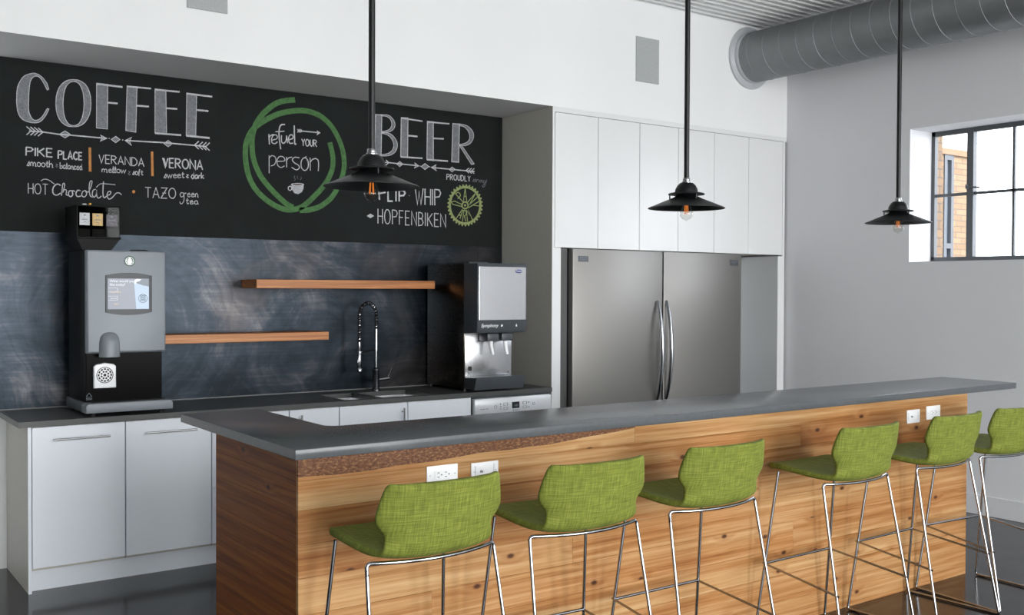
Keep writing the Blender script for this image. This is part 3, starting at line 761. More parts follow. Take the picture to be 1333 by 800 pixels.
  ('s',5.6,[1692,2464,1713,2466,1733,2468,1746,2472,1748,2479,1744,2489,1737,2496,1729,2499,1720,2500,1711,2497,1703,2492,1697,2483,1692,2473,1691,2462,1693,2450,1696,2440,1702,2433,1710,2427,1718,2425,1727,2427,1736,2432,1745,2438],'motto_lettering',33),('s',6.0,[1760,2498,1760,2429],'motto_lettering',33),
  ('s',5.6,[1760,2474,1764,2481,1769,2488,1775,2494,1782,2497,1790,2498,1799,2500],'motto_lettering',33),('s',6.0,[1851,2500,1840,2501,1829,2502,1820,2502,1811,2497,1804,2490,1800,2483,1803,2476,1809,2469,1816,2463,1825,2459,1835,2455,1843,2451,1848,2445,1851,2438,1851,2431,1845,2425,1837,2419,1828,2417,1818,2420,1807,2426,1796,2432],'motto_lettering',33),
  ('s',5.6,[1929,2507,1931,2420],'motto_lettering',33),('s',6.3,[1931,2477,1937,2485,1943,2493,1951,2499,1960,2502,1969,2504,1978,2502,1984,2499,1988,2493,1991,2482,1992,2464,1991,2442,1989,2420],'motto_lettering',33),('s',7.0,[1839,2681,1981,2682],'motto_lettering',33),
  ('s',6.3,[1918,2462,1916,2447,1912,2434,1904,2424,1895,2418,1886,2418,1877,2422,1869,2431,1864,2443,1863,2458,1864,2473,1869,2486,1876,2496,1886,2502,1895,2503,1904,2498,1912,2489,1916,2477,1918,2462],'motto_lettering',32),('s',5.6,[1875,2497,1903,2512],'motto_lettering',32),('s',5.6,[1838,2692,1849,2681,1838,2669],'chalk_arrow',33),('s',5.6,[1849,2693,1860,2682,1849,2670],'chalk_arrow',33),
  ('s',5.6,[1860,2694,1870,2683,1860,2671],'chalk_arrow',33),('s',5.2,[1882,2322,1879,2319,1872,2316,1860,2314,1845,2312,1830,2311,1816,2311,1804,2312,1796,2314,1794,2316,1796,2319,1804,2322,1816,2324,1830,2326,1845,2327,1860,2327,1872,2326,1879,2324,1882,2322],'chalk_cup',34),
  ('s',6.0,[1797,2292,1795,2285,1792,2280,1787,2277,1781,2277,1776,2279,1772,2284,1771,2290,1772,2296,1776,2301,1781,2304,1787,2305,1792,2302,1795,2298,1797,2292],'chalk_cup',34),
 ],
 'dot': [
  ('p',0,[624,2522,623,2519,620,2518,618,2519,617,2521,618,2524,620,2525,623,2524],'chalk_diamond',3),('p',0,[703,2519,702,2517,700,2515,697,2516,696,2519,697,2521,700,2522,702,2522],'chalk_diamond',3),('p',0,[2796,2513,2794,2511,2792,2510,2789,2510,2788,2513,2789,2515,2792,2516,2794,2516],'chalk_diamond',6),
  ('p',0,[2879,2514,2878,2511,2875,2510,2872,2511,2871,2513,2872,2516,2875,2517,2878,2516],'chalk_diamond',6),('p',0,[1978,2696,2006,2682,1978,2662,1983,2680],'chalk_arrow',33),('p',0,[2360,2131,2388,2149,2417,2134,2388,2117],'chalk_diamond',43),('p',0,[2704,2294,2703,2292,2701,2291,2698,2292,2697,2294,2698,2296,2701,2297,2703,2296],'chalk_dot',44),
 ],
 'faint': [
  ('s',4.4,[330,2343,321,2344,326,2338,318,2332,324,2326,330,2331],'word_lettering',20),('s',4.2,[745,2329,735,2330,740,2323,731,2316,738,2309,745,2314],'word_lettering',23),('s',3.6,[3249,2429,3259,2450,3262,2438,3258,2429,3250,2431],'word_lettering',30),('s',3.6,[3266,2439,3281,2442,3276,2451,3267,2445,3269,2431,3276,2429,3285,2434],'word_lettering',30),
  ('s',3.6,[3286,2448,3286,2429],'word_lettering',30),('s',3.6,[3286,2441,3293,2448,3300,2447],'word_lettering',30),('s',3.9,[3302,2448,3309,2428,3318,2447],'word_lettering',30),('s',3.6,[3323,2447,3323,2428],'word_lettering',30),('s',3.6,[3328,2447,3328,2428],'word_lettering',30),('s',3.9,[3328,2442,3335,2448,3343,2441,3343,2428,3347,2428],'word_lettering',30),
  ('s',5.2,[3357,2446,3353,2443,3350,2441,3347,2438,3345,2436,3346,2432,3349,2428,3353,2424,3357,2424,3362,2429,3369,2439,3374,2447,3377,2450,3377,2445,3373,2434,3368,2422,3364,2412,3360,2406,3357,2400,3353,2396,3349,2394,3345,2394,3341,2395,3338,2398,3338,2401,3341,2405,3347,2410,3354,2416,3360,2421],'word_lettering',30),
  ('s',4.5,[1900,2491,1903,2487,1907,2483,1910,2479,1912,2474,1913,2468,1913,2462,1913,2455,1913,2449],'motto_lettering',32),('s',3.0,[1819,2377,1817,2373,1816,2370,1814,2367,1814,2364,1815,2361,1818,2359,1820,2357,1822,2354,1821,2352,1820,2349,1818,2347,1817,2344],'chalk_steam',35),
  ('s',2.8,[1839,2379,1838,2376,1836,2373,1835,2369,1835,2366,1836,2364,1838,2362,1841,2360,1843,2358],'chalk_steam',36),('s',2.8,[1862,2374,1863,2371,1865,2368,1866,2364,1866,2361,1864,2359,1862,2356,1859,2353,1857,2351],'chalk_steam',37),
 ],
 'cup': [
  ('p',0,[1794,2320,1881,2322,1882,2298,1870,2271,1843,2255,1816,2260,1800,2281],'chalk_cup',34),
 ],
 'brown': [
  ('p',0,[1876,2321,1873,2319,1865,2316,1852,2315,1838,2313,1823,2313,1811,2313,1803,2314,1800,2316,1803,2318,1811,2320,1823,2322,1838,2323,1852,2324,1865,2323,1873,2322],'chalk_cup',34),
 ],
 'green': [
  
  ('s',36.3,[1820,2886,1805,2883,1790,2881,1775,2878,1760,2875,1743,2870,1725,2865,1707,2858,1690,2850,1674,2840,1658,2828,1642,2815,1628,2802,1614,2789,1600,2775,1588,2761,1577,2746,1567,2733,1558,2719,1550,2705,1543,2690,1537,2674,1531,2657,1527,2641,1523,2624,1520,2607,1519,2591,1518,2573,1519,2554,1520,2532,1522,2508,1526,2483,1532,2459,1540,2435,1550,2411,1562,2387,1574,2366,1588,2346,1603,2327,1618,2310,1633,2294,1648,2279,1663,2265,1677,2251,1693,2238,1709,2224,1726,2210,1742,2198,1757,2187,1771,2179,1783,2174,1794,2169,1806,2164],'chalk_ring',38),
  ('s',36.3,[1853,2148,1869,2148,1884,2149,1900,2149,1919,2152,1939,2157,1962,2164,1986,2172,2009,2183,2031,2197,2053,2214,2075,2232,2094,2253,2111,2276,2127,2302,2141,2328,2153,2354,2163,2379,2172,2403,2178,2427,2183,2452,2185,2477,2184,2503,2182,2528,2178,2553,2172,2578,2164,2603,2154,2628,2143,2652,2130,2675,2115,2699,2099,2721,2081,2741,2062,2759,2041,2775,2019,2789,1996,2800,1973,2808,1949,2814,1924,2818,1900,2820,1877,2820,1854,2818,1830,2815,1806,2810,1781,2804,1754,2797,1728,2789,1702,2779,1675,2766,1649,2752,1623,2737,1599,2722,1578,2707,1559,2693,1542,2678,1526,2661,1513,2643,1501,2624,1492,2603,1484,2583,1479,2562,1475,2541,1474,2519,1473,2497,1474,2474,1476,2449,1480,2425,1484,2402,1489,2380,1495,2359,1503,2338,1512,2319,1523,2300,1535,2281,1550,2264,1565,2247,1583,2231,1603,2215,1623,2200,1645,2187,1667,2175,1690,2165,1714,2156,1736,2150,1758,2147,1779,2147,1799,2148,1818,2152,1836,2156,1853,2163,1870,2171,1889,2183,1909,2199,1930,2218,1952,2239,1972,2259,1992,2279,2011,2299,2029,2320,2045,2342,2059,2364,2072,2387,2083,2411,2091,2434,2097,2457,2099,2479,2100,2501,2099,2524,2095,2549,2089,2573,2082,2598,2075,2623],'chalk_ring',38),
 ],
 'gear': [
  
  ('r',0,[3343,2256,3343,2249,3329,2242,3328,2235,3340,2226,3339,2218,3323,2214,3321,2207,3332,2196,3329,2189,3313,2188,3310,2182,3318,2169,3313,2162,3298,2164,3293,2158,3299,2144,3293,2139,3279,2143,3273,2138,3276,2123,3269,2119,3256,2126,3250,2122,3249,2107,3242,2104,3231,2114,3224,2111,3220,2096,3213,2094,3204,2106,3197,2105,3191,2091,3183,2090,3176,2104,3169,2104,3160,2091,3153,2092,3149,2106,3142,2108,3131,2097,3124,2099,3123,2114,3117,2117,3104,2108,3098,2112,3099,2127,3094,2131,3080,2124,3074,2129,3078,2144,3074,2149,3059,2145,3055,2151,3061,2165,3058,2170,3043,2169,3040,2176,3049,2188,3047,2194,3032,2196,3030,2203,3041,2214,3040,2220,3026,2225,3026,2233,3039,2241,3039,2247,3026,2255,3027,2262,3041,2268,3043,2275,3032,2284,3034,2291,3049,2294,3051,2301,3042,2312,3046,2319,3061,2319,3065,2325,3058,2338,3063,2344,3078,2341,3082,2347,3079,2361,3084,2366,3098,2360,3104,2365,3103,2380,3109,2384,3122,2376,3128,2379,3130,2394,3137,2396,3148,2386,3154,2388,3159,2403,3167,2404,3175,2392,3182,2392,3189,2406,3197,2406,3203,2392,3209,2391,3219,2403,3227,2402,3230,2387,3236,2385,3248,2395,3255,2393,3255,2377,3261,2374,3275,2382,3281,2378,3278,2363,3283,2358,3298,2364,3303,2358,3297,2344,3301,2338,3317,2341,3321,2335,3313,2321,3316,2315,3331,2315,3334,2308,3323,2296,3325,2290,3340,2286,3341,2279,3329,2269,3329,2262,3310,2254,3310,2248,3310,2242,3309,2236,3308,2230,3307,2224,3305,2218,3303,2212,3301,2206,3299,2201,3296,2195,3293,2190,3290,2184,3287,2179,3283,2174,3279,2169,3275,2164,3271,2160,3266,2156,3262,2151,3257,2148,3252,2144,3246,2141,3241,2137,3236,2135,3230,2132,3224,2130,3219,2127,3213,2126,3207,2124,3201,2123,3195,2122,3189,2121,3183,2121,3177,2121,3171,2121,3165,2121,3159,2122,3153,2123,3147,2125,3141,2126,3136,2128,3130,2130,3125,2133,3120,2135,3115,2138,3110,2141,3105,2145,3100,2148,3096,2152,3092,2156,3088,2161,3084,2165,3080,2170,3077,2174,3074,2179,3071,2185,3068,2190,3066,2195,3064,2201,3062,2206,3060,2212,3059,2218,3058,2224,3057,2230,3057,2236,3057,2242,3057,2248,3057,2254,3058,2260,3059,2266,3060,2271,3062,2277,3064,2283,3066,2289,3068,2295,3070,2300,3073,2305,3076,2311,3080,2316,3083,2321,3087,2326,3091,2330,3095,2335,3100,2339,3104,2343,3109,2347,3114,2351,3119,2354,3124,2357,3129,2360,3135,2363,3141,2366,3146,2368,3152,2370,3158,2371,3164,2373,3170,2374,3176,2375,3182,2375,3188,2375,3194,2375,3200,2375,3206,2374,3212,2373,3218,2372,3223,2371,3229,2369,3235,2367,3240,2364,3246,2362,3251,2359,3256,2356,3261,2352,3266,2349,3270,2345,3274,2341,3279,2337,3282,2332,3286,2328,3290,2323,3293,2318,3296,2312,3298,2307,3301,2302,3303,2296,3305,2290,3307,2285,3308,2279,3309,2273,3310,2267,3310,2261],'chalk_gear',39),
  ('r',0,[3216,2250,3213,2238,3206,2228,3195,2220,3182,2217,3170,2219,3159,2225,3152,2235,3149,2246,3151,2258,3159,2268,3169,2276,3182,2279,3195,2277,3206,2271,3213,2261,3204,2249,3203,2241,3198,2234,3191,2230,3182,2228,3174,2229,3167,2233,3162,2239,3161,2247,3162,2255,3167,2261,3174,2266,3182,2268,3191,2267,3198,2263,3203,2257],'chalk_gear',39),
  ('p',0,[3193,2249,3191,2243,3186,2239,3179,2239,3174,2242,3172,2247,3174,2253,3179,2257,3185,2257,3191,2254],'chalk_gear',39),('s',6.6,[3183,2373,3166,2272],'chalk_gear',39),('s',6.6,[3183,2373,3198,2273],'chalk_gear',39),('s',6.6,[3173,2313,3193,2315],'chalk_gear',39),('s',7.2,[3094,2332,3167,2269],'chalk_gear',39),('s',6.6,[3115,2266,3090,2275,3061,2266,3072,2250,3153,2237],'chalk_gear',39),
  ('s',6.6,[3115,2266,3151,2254],'chalk_gear',39),('s',7.2,[3271,2339,3203,2270],'chalk_gear',39),('s',6.6,[3272,2337,3228,2267],'chalk_gear',39),('s',7.2,[3297,2317,3220,2256],'chalk_gear',39),('s',7.2,[3312,2287,3211,2230],'chalk_gear',39),('s',6.6,[3253,2253,3314,2249],'chalk_gear',39),('s',6.6,[3158,2216,3105,2147],'chalk_gear',39),('s',6.6,[3163,2213,3137,2145],'chalk_gear',39),
  ('s',6.6,[3122,2172,3148,2172],'chalk_gear',39),('s',6.6,[3173,2214,3159,2125],'chalk_gear',39),('s',6.6,[3172,2211,3191,2206,3194,2181,3173,2165],'chalk_gear',39),('s',6.6,[3177,2168,3188,2126],'chalk_gear',39),('s',7.2,[3204,2127,3196,2212,3223,2176,3211,2216,3249,2141],'chalk_gear',39),
  ('s',7.2,[3097,2329,3103,2332,3110,2337,3116,2340,3122,2341,3127,2339,3133,2335,3138,2330,3140,2325,3140,2319,3137,2313,3134,2306,3131,2301,3127,2299,3123,2298,3119,2297,3115,2296],'chalk_gear',39),
 ],
 'orange': [
  ('s',14.8,[509,2457,510,2314],'chalk_divider',40),('s',14.8,[875,2463,877,2312],'chalk_divider',41),('p',0,[773,2209,771,2204,768,2200,764,2198,759,2199,756,2203,754,2208,756,2213,759,2217,764,2218,768,2217,772,2214],'chalk_dot',42),
 ],
}

# ================================================================== SETTING
XP = 3.523          # left face of the tall refrigerator surround
YB = .65            # back of the recess
ZS = 2.936          # soffit height
struct(MB().box(ROOM_L, 6.6, ROOM_F - .3, .95, -.12, 0).build('floor', M['floor']))
struct(MB().box(-20, 25, -25, 12, -.4, -.13).build('ground', plain('paving', '#6d6c69', .9)))  # unseen ground added to block sky light from below
struct(MB().box(ROOM_L, 6.078, .0126, .95, ZS, CEIL + .12).build('wall_upper', M['wall']))
struct(MB().box(-1.9, -1.5, .0126, YB - .0005, 0, ZS - .0005).build('recess_wall', M['wall']))
b = MB()
b.box(ROOM_L, 6.6, YB, .95, -.12, ZS)
struct(b.build('wall_back', M['wall']))
b = MB()
WY0, WY1, WZ0, WZ1 = -1.178, -2.86, 1.843, 2.862
b.box(ROOM_R, 6.40, WY0, .95, -.12, CEIL + .12)
b.box(ROOM_R, 6.40, ROOM_F - .3, WY1, -.12, CEIL + .12)
b.box(ROOM_R, 6.40, WY1, WY0, -.12, WZ0)
b.box(ROOM_R, 6.40, WY1, WY0, WZ1, CEIL + .12)
struct(b.build('wall_right', M['wall_grey']))
struct(MB().box(ROOM_L - .3, ROOM_L, ROOM_F - .3, .95, -.12, CEIL + .12).build('wall_left', M['wall_side']))  # unseen wall added, kept dark so left-facing sides stay dim
b = MB()
xs = [ROOM_L] + [v for w in WIN_X for v in w] + [6.4]
for i in range(0, len(xs), 2):
    b.box(xs[i], xs[i + 1], ROOM_F - .3, ROOM_F, -.12, CEIL + .12)
for a, c in WIN_X:
    b.box(a, c, ROOM_F - .3, ROOM_F, -.12, WIN_Z[0])
    b.box(a, c, ROOM_F - .3, ROOM_F, WIN_Z[1], CEIL + .12)
struct(b.build('wall_front', M['wall_side']))
# corrugated ceiling, ribs running along the room
pts = []
y = .0126
while y > ROOM_F:
    pts += [(y, CEIL + .022), (y - .030, CEIL + .022), (y - .042, CEIL), (y - .068, CEIL), (y - .080, CEIL + .022)]
    y -= .08
b = MB()
b.grid([[(ROOM_L, py, pz) for py, pz in pts], [(6.42, py, pz) for py, pz in pts]])
b.box(ROOM_L, 6.42, ROOM_F, .0126, CEIL + .03, CEIL + .12)
struct(b.build('ceiling', M['corr']))
struct(MB().prism([(ROOM_R - .016, 0), (ROOM_R, 0), (ROOM_R, .142), (ROOM_R - .010, .142), (ROOM_R - .016, .134)], 'y', ROOM_F, .0126).build('baseboard_right', M['baseboard']) if False else
       MB().box(ROOM_R - .016, ROOM_R, ROOM_F, .0126, 0, .142, .003).build('baseboard_right', M['baseboard']))

# ------------------------------------------------------------------ window
XW = 6.385
wf = MB()
wf.box(XW - .02, XW + .02, WY0 - .03, WY0, WZ0 + .02, WZ1)
wf.box(XW - .02, XW + .02, WY1, WY1 + .03, WZ0 + .02, WZ1)
wf.box(XW - .02, XW + .02, WY1, WY0, WZ1 - .035, WZ1)
wf.box(XW - .02, XW + .02, WY1, WY0, WZ0, WZ0 + .04)
win = struct(wf.build('window_1', M['alu']))
b = MB()
b.box(XW - .026, XW + .026, -1.53, -1.478, WZ0 + .03, WZ1 - .02)
b.box(XW - .026, XW + .026, -2.19, -2.14, WZ0 + .03, WZ1 - .02)
struct(b.build('mullion', M['alu'], win))
b = MB()
b.box(XW - .012, XW + .012, WY1 + .02, WY0 - .02, 2.352, 2.374)
for yy in (-1.834, -2.50):
    b.box(XW - .012, XW + .012, yy - .009, yy + .009, WZ0 + .03, WZ1 - .02)
struct(b.build('glazing_bar', M['alu'], win))
b = MB()
b.box(XW - .06, XW - .02, -1.498, -1.486, 2.395, 2.43, .003)
b.tube([(XW - .055, -1.492, 2.41), (XW - .06, -1.54, 2.405), (XW - .06, -1.60, 2.398)], .007, 8)
struct(b.build('window_latch', M['alu'], win, 40))
struct(MB().box(XW - .002, XW + .002, WY1 + .02, WY0 - .02, WZ0 + .03, WZ1 - .02).build('window_pane', M['pane'], win))
# outside: brick reveal of this wall and the neighbouring brick wing with its grey framed window
struct(MB().box(6.42, 6.50, WY0 - .01, WY0 + .35, 1.2, 3.6).build('exterior_wall', M['brick']))
X = [9.889, 10.060, 10.251, 10.676]
ext = root('brick_building', (X[2], 1.3, -.13), 'tan brick building outside the window, with a grey window frame', 'building')
MB().box(X[2], X[3], 1.0, 1.9, -.13, 3.214).build('brick_pier', M['brick'], ext)
MB().box(X[0] - 1.0, X[1], 1.0, 1.9, -.13, 3.214).build('brick_wall', M['brick'], ext)
MB().box(X[0] - 1.0, X[3] + .03, .97, 1.9, 3.214, 3.214 + .07).build('lintel', plain('stone lintel', '#7d6045', .8), ext)
MB().box(X[0] - 1.0, X[3], 1.0, 1.9, 3.214 + .07, 4.6).build('upper_wall', plain('pale render', '#f2f0ea', .8), ext)
b = MB()
b.box(X[1], X[1] + .05, 0.985, 1.03, .6, 3.214)
b.box(X[2] - .05, X[2], 0.985, 1.03, .6, 3.214)
b.box(X[1] + .05, X[2] - .05, 0.985, 1.03, 2.12, 2.18)
b.box(X[1] + .05, X[2] - .05, 0.985, 1.03, 3.214 - .06, 3.214)
b.build('window_frame', plain('grey frame paint', '#33383e', .5), ext)
MB().box(X[1], X[2], 1.03, 1.05, -.1, 3.214 - .01).build('window_glass', plain('dark glass', '#59636d', .15), ext)

# ================================================================== WALL PANELS
CB0 = .02
cb = root('chalkboard', (1.75, .645, 1.942), 'wide black chalkboard lettered COFFEE and BEER on the recess wall', 'chalkboard')
MB().box(.012, XP - .002, .6405, .6494, 1.942, ZS).build('board', M['board'], cb)


def chalk_parts():
    buckets = {}
    for mat, ents in CHALK.items():
        for e in ents:
            nm = e[3] if mat != 'fill' else 'heading_shading'
            buckets.setdefault((nm, mat, e[4]), []).append(e)
    for (nm, mat, side), ents in buckets.items():
        b = MB()
        y = {'fill': .6399, 'green': .6399, 'cup': .6398, 'brown': .6395}.get(mat, .6396)
        for kind, w, v, *_ in ents:
            y -= .000012
            P = [Vector((v[i] / 1000, 0, v[i + 1] / 1000)) for i in range(0, len(v), 2)]
            if kind == 's':
                cl = len(P) > 3 and (P[0] - P[-1]).length < .0005
                h = max(w, 4.0) / 2000
                L = []
                for i, p in enumerate(P):
                    if cl:
                        a, c = P[i - 1] if i > 0 else P[-2], P[i + 1] if i < len(P) - 1 else P[1]
                    else:
                        a, c = P[max(i - 1, 0)], P[min(i + 1, len(P) - 1)]
                    d1, d2 = (p - a), (c - p)
                    d1 = d1.normalized() if d1.length > 1e-6 else d2.normalized()
                    d2 = d2.normalized() if d2.length > 1e-6 else d1
                    t = d1 + d2
                    t = t.normalized() if t.length > 1e-3 else d1
                    n = Vector((-t.z, 0, t.x))
                    k = max(.45, abs(n.dot(Vector((-d1.z, 0, d1.x)))))
                    L.append((p + n * h / k, p - n * h / k))
                for (a, a2), (c, c2) in zip(L, L[1:]):
                    q = [b.bm.verts.new((r.x, y, r.z)) for r in (a, a2, c2, c)]
                    b.bm.faces.new(q)
            elif kind == 'p':
                tri = geometry.tessellate_polygon([P])
                vs = [b.bm.verts.new((p.x, y, p.z)) for p in P]
                for t in tri:
                    try:
                        b.bm.faces.new([vs[i] for i in t])
                    except ValueError:
                        pass
            else:
                n = len(P) // 2
                vs = [b.bm.verts.new((p.x, y, p.z)) for p in P]
                for i in range(n):
                    j = (i + 1) % n
                    b.bm.faces.new((vs[i], vs[j], vs[n + j], vs[n + i]))
        b.build(nm, M[mat], cb, normals=False)


chalk_parts()

o = MB().box(.012, 3.298, .640, .6494, .9185, 1.9415).build('backsplash_panel', M['patina'])
tag(o, 'long blackened steel splashback panel with swirling brush marks, under the chalkboard', 'splashback')
o = MB().box(3.30, XP - .002, .640, .6494, .9185, 1.9415).build('backsplash_panel', M['patina'])
tag(o, 'narrow blackened steel splashback strip behind the ice and water dispenser', 'splashback')
o = MB().box(.0, XP - .003, .630, .640, .914, .918).build('trim_1', plain('pale sealant', '#8d8f8e', .6))
struct(o)

for i, (x0, x1, z0, z1, lb) in enumerate(((.887, 1.125, 3.213, 3.555, 'grey wall panel high above the chalkboard, cut by the picture top'), (4.321, 4.560, 3.212, 3.555, 'grey rectangular wall panel high above the tall white cabinets'))):
    o = MB().box(x0, x1, .0046, .0126, z0, z1, .003).build('wall_speaker', M['grey_panel'])
    tag(o, lb, 'speaker', 'flat wall panels above the kitchen')

# ------------------------------------------------------------------ spiral duct
DX, DZ, DR = 5.60, 3.553, .205
dr = root('spiral_duct', (DX, -2, DZ), 'thick spiral-seamed grey ventilation duct running under the ceiling', 'duct')
b = MB()
b.tube([(DX, .0, DZ), (DX, -9.5, DZ)], DR, 48, caps=False)
b.build('duct_pipe', M['galv'], dr, 50)
b = MB()
pit = .165
k = 0
P = []
n = 24
for i in range(int(9.4 / pit * n)):
    a = 2 * math.pi * i / n
    P.append((DX + (DR + .0005) * math.cos(a), -.05 - pit * i / n, DZ + (DR + .0015) * math.sin(a)))
b.tube(P, .003, 5)
b.build('spiral_seam', M['seam'], dr, 60)
b = MB()
b.lathe([(DR, .0), (DR + .002, -.012), (.252, -.004), (.258, .008), (.25, .0126), (DR, .0126)], (DX, 0, DZ), 'y', 56)
b.lathe([(DR + .001, -.012), (DR + .006, -.03), (DR + .001, -.05)], (DX, 0, DZ), 'y', 56)
b.build('wall_flange', M['galv_bright'], dr, 40)

# ================================================================== BACK COUNTER
ZC = .914
# top with cut-outs for the two bowls
def counter_mesh(xs, ys, holes, z0, z1):
    bm = bmesh.new()
    V = {}
    for i, x in enumerate(xs):
        for j, y in enumerate(ys):
            for k, z in enumerate((z0, z1)):
                V[i, j, k] = bm.verts.new((x, y, z))
    solid = {(i, j) for i in range(len(xs) - 1) for j in range(len(ys) - 1) if (i, j) not in holes}
    for i, j in solid:
        bm.faces.new((V[i, j, 1], V[i + 1, j, 1], V[i + 1, j + 1, 1], V[i, j + 1, 1]))
        bm.faces.new((V[i, j, 0], V[i, j + 1, 0], V[i + 1, j + 1, 0], V[i + 1, j, 0]))
        for di, dj, a, c in ((-1, 0, (i, j), (i, j + 1)), (1, 0, (i + 1, j), (i + 1, j + 1)), (0, -1, (i, j), (i + 1, j)), (0, 1, (i, j + 1), (i + 1, j + 1))):
            if (i + di, j + dj) not in solid:
                bm.faces.new((V[a + (0,)], V[c + (0,)], V[c + (1,)], V[a + (1,)]))
    for v in list(bm.verts):
        if not v.link_faces:
            bm.verts.remove(v)
    m = MB()
    m.bm.free()
    m.bm = bm
    return m


BX = [(1.905, 2.135), (2.175, 2.555)]
BY = (.055, .43)
o = counter_mesh([.0, BX[0][0], BX[0][1], BX[1][0], BX[1][1], XP - .002], [.0, BY[0], BY[1], .64], {(1, 1), (3, 1)}, ZC - .030, ZC).build('countertop', M['quartz'])
tag(o, 'long charcoal stone countertop along the wall, holding the sink and machines', 'countertop')
sk = root('kitchen_sink', (2.23, .24, ZC - .03), 'double stainless steel sink set into the charcoal countertop', 'sink')
for x0, x1 in BX:
    b = MB()
    x0, x1, y0, y1 = x0 - .004, x1 + .004, BY[0] - .004, BY[1] + .004
    zt, zb, ins = ZC - .031, ZC - .20, .02
    A = [(x0, y0, zt), (x1, y0, zt), (x1, y1, zt), (x0, y1, zt)]
    B = [(x0 + ins, y0 + ins, zb), (x1 - ins, y0 + ins, zb), (x1 - ins, y1 - ins, zb), (x0 + ins, y1 - ins, zb)]
    C_ = [(x0 - .012, y0 - .012, zt), (x1 + .012, y0 - .012, zt), (x1 + .012, y1 + .012, zt), (x0 - .012, y1 + .012, zt)]
    va, vb, vc = ([b.bm.verts.new(p) for p in q] for q in (A, B, C_))
    for i in range(4):
        j = (i + 1) % 4
        b.bm.faces.new((va[i], va[j], vb[j], vb[i]))
        b.bm.faces.new((vc[i], vc[j], va[j], va[i]))
    b.bm.faces.new(vb)
    bo = b.build('bowl', M['satin'], sk, 50)
    MB().lathe([(0, zb + .004), (.03, zb + .004), (.042, zb + .002), (.042, zb + .0005), (0, zb + .0005)], ((x0 + x1) / 2, (y0 + y1) / 2, 0), 'z', 20).build('drain', M['chrome'], bo, 40)

# faucet
FX, FY = 2.36, .50
ft = root('spring_faucet', (FX, FY, ZC), 'tall chrome spring-neck kitchen faucet standing behind the sink', 'faucet')
MB().lathe([(0, ZC), (.030, ZC), (.030, ZC + .012), (.024, ZC + .018), (.024, ZC + .13), (.026, ZC + .135), (.026, ZC + .15), (.013, ZC + .16), (0, ZC + .16)], (FX, FY, 0), 'z', 24).build('base', M['chrome'], ft, 40)
b = MB()
b.tube([(FX, FY, ZC + .15), (FX, FY, 1.31)], .0115, 14)
b.lathe([(0, 1.19), (.016, 1.19), (.016, 1.215), (0, 1.215)], (FX, FY, 0), 'z', 18)
b.lathe([(0, 1.22), (.0145, 1.22), (.0145, 1.345), (0, 1.345)], (FX, FY, 0), 'z', 18)
b.build('riser', M['chrome'], ft, 40)
AX = .062
arch = [(FX, FY, 1.34)]
HX = FX - .145
for i in range(21):
    a = math.pi * i / 20
    arch.append((FX - .0725 + .0725 * math.cos(a), FY - .03 * (1 - math.cos(a)) / 2, 1.425 + .095 * math.sin(a)))
arch.append((HX, FY - .03, 1.25))
arch = smoothpath(arch, 4)
MB().tube(arch, .0075, 8).build('hose', M['rubber'], ft, 50)
# spring coil around the hose
dist = [0]
for p, q in zip(arch, arch[1:]):
    dist.append(dist[-1] + (q - p).length)
tot = dist[-1]
coil = []
turns, per = 34, 10
seg = 0
for i in range(turns * per + 1):
    s_ = tot * i / (turns * per)
    while seg < len(arch) - 2 and dist[seg + 1] < s_:
        seg += 1
    t_ = (s_ - dist[seg]) / max(dist[seg + 1] - dist[seg], 1e-6)
    c_ = arch[seg].lerp(arch[seg + 1], t_)
    tg = (arch[seg + 1] - arch[seg]).normalized()
    n1 = tg.cross(Vector((0, 1, 0))).normalized()
    n2 = tg.cross(n1)
    a = 2 * math.pi * i / per
    coil.append(c_ + (n1 * math.cos(a) + n2 * math.sin(a)) * .0135)
MB().tube(coil, .0028, 5).build('spring', M['chrome'], ft, 60)
b = MB()
b.lathe([(0, 1.255), (.011, 1.255), (.012, 1.20), (.015, 1.195), (.017, 1.10), (.014, 1.085), (.021, 1.075), (.021, 1.055), (.012, 1.052), (0, 1.052)], (HX, FY - .03, 0), 'z', 20)
b.tube([(HX - .012, FY - .045, 1.165), (HX - .022, FY - .055, 1.12), (HX - .018, FY - .05, 1.09)], .004, 8)
b.build('spray_head', M['chrome'], ft, 40)
b = MB()
b.tube([(FX, FY, 1.20), (HX + .015, FY - .03, 1.185)], .005, 8)
b.lathe([(.018, 1.178), (.0215, 1.178), (.0215, 1.192), (.018, 1.192), (.018, 1.178)], (HX, FY - .03, 0), 'z', 18)
b.build('docking_arm', M['chrome'], ft, 40)
b = MB()
b.tube([(FX + .02, FY, ZC + .075), (FX + .10, FY, ZC + .082)], .013, 12)
b.tube([(FX + .09, FY, ZC + .085), (FX + .108, FY - .004, ZC + .12), (FX + .122, FY - .008, ZC + .165)], .0045, 8)
b.build('lever', M['chrome'], ft, 40)

# base cabinets
YD = .022          # door fronts
def bar_handle(p, q, par, mat=None, off=.032):
    p, q = Vector(p), Vector(q)
    b = MB()
    b.tube([p - Vector((0, off, 0)), q - Vector((0, off, 0))], .006, 12)
    d = q - p
    for t in (.14, .86):
        c = p + d * t
        b.tube([c, c - Vector((0, off, 0))], .0045, 8)
    return b.build('handle', M['satin'], par, 40)


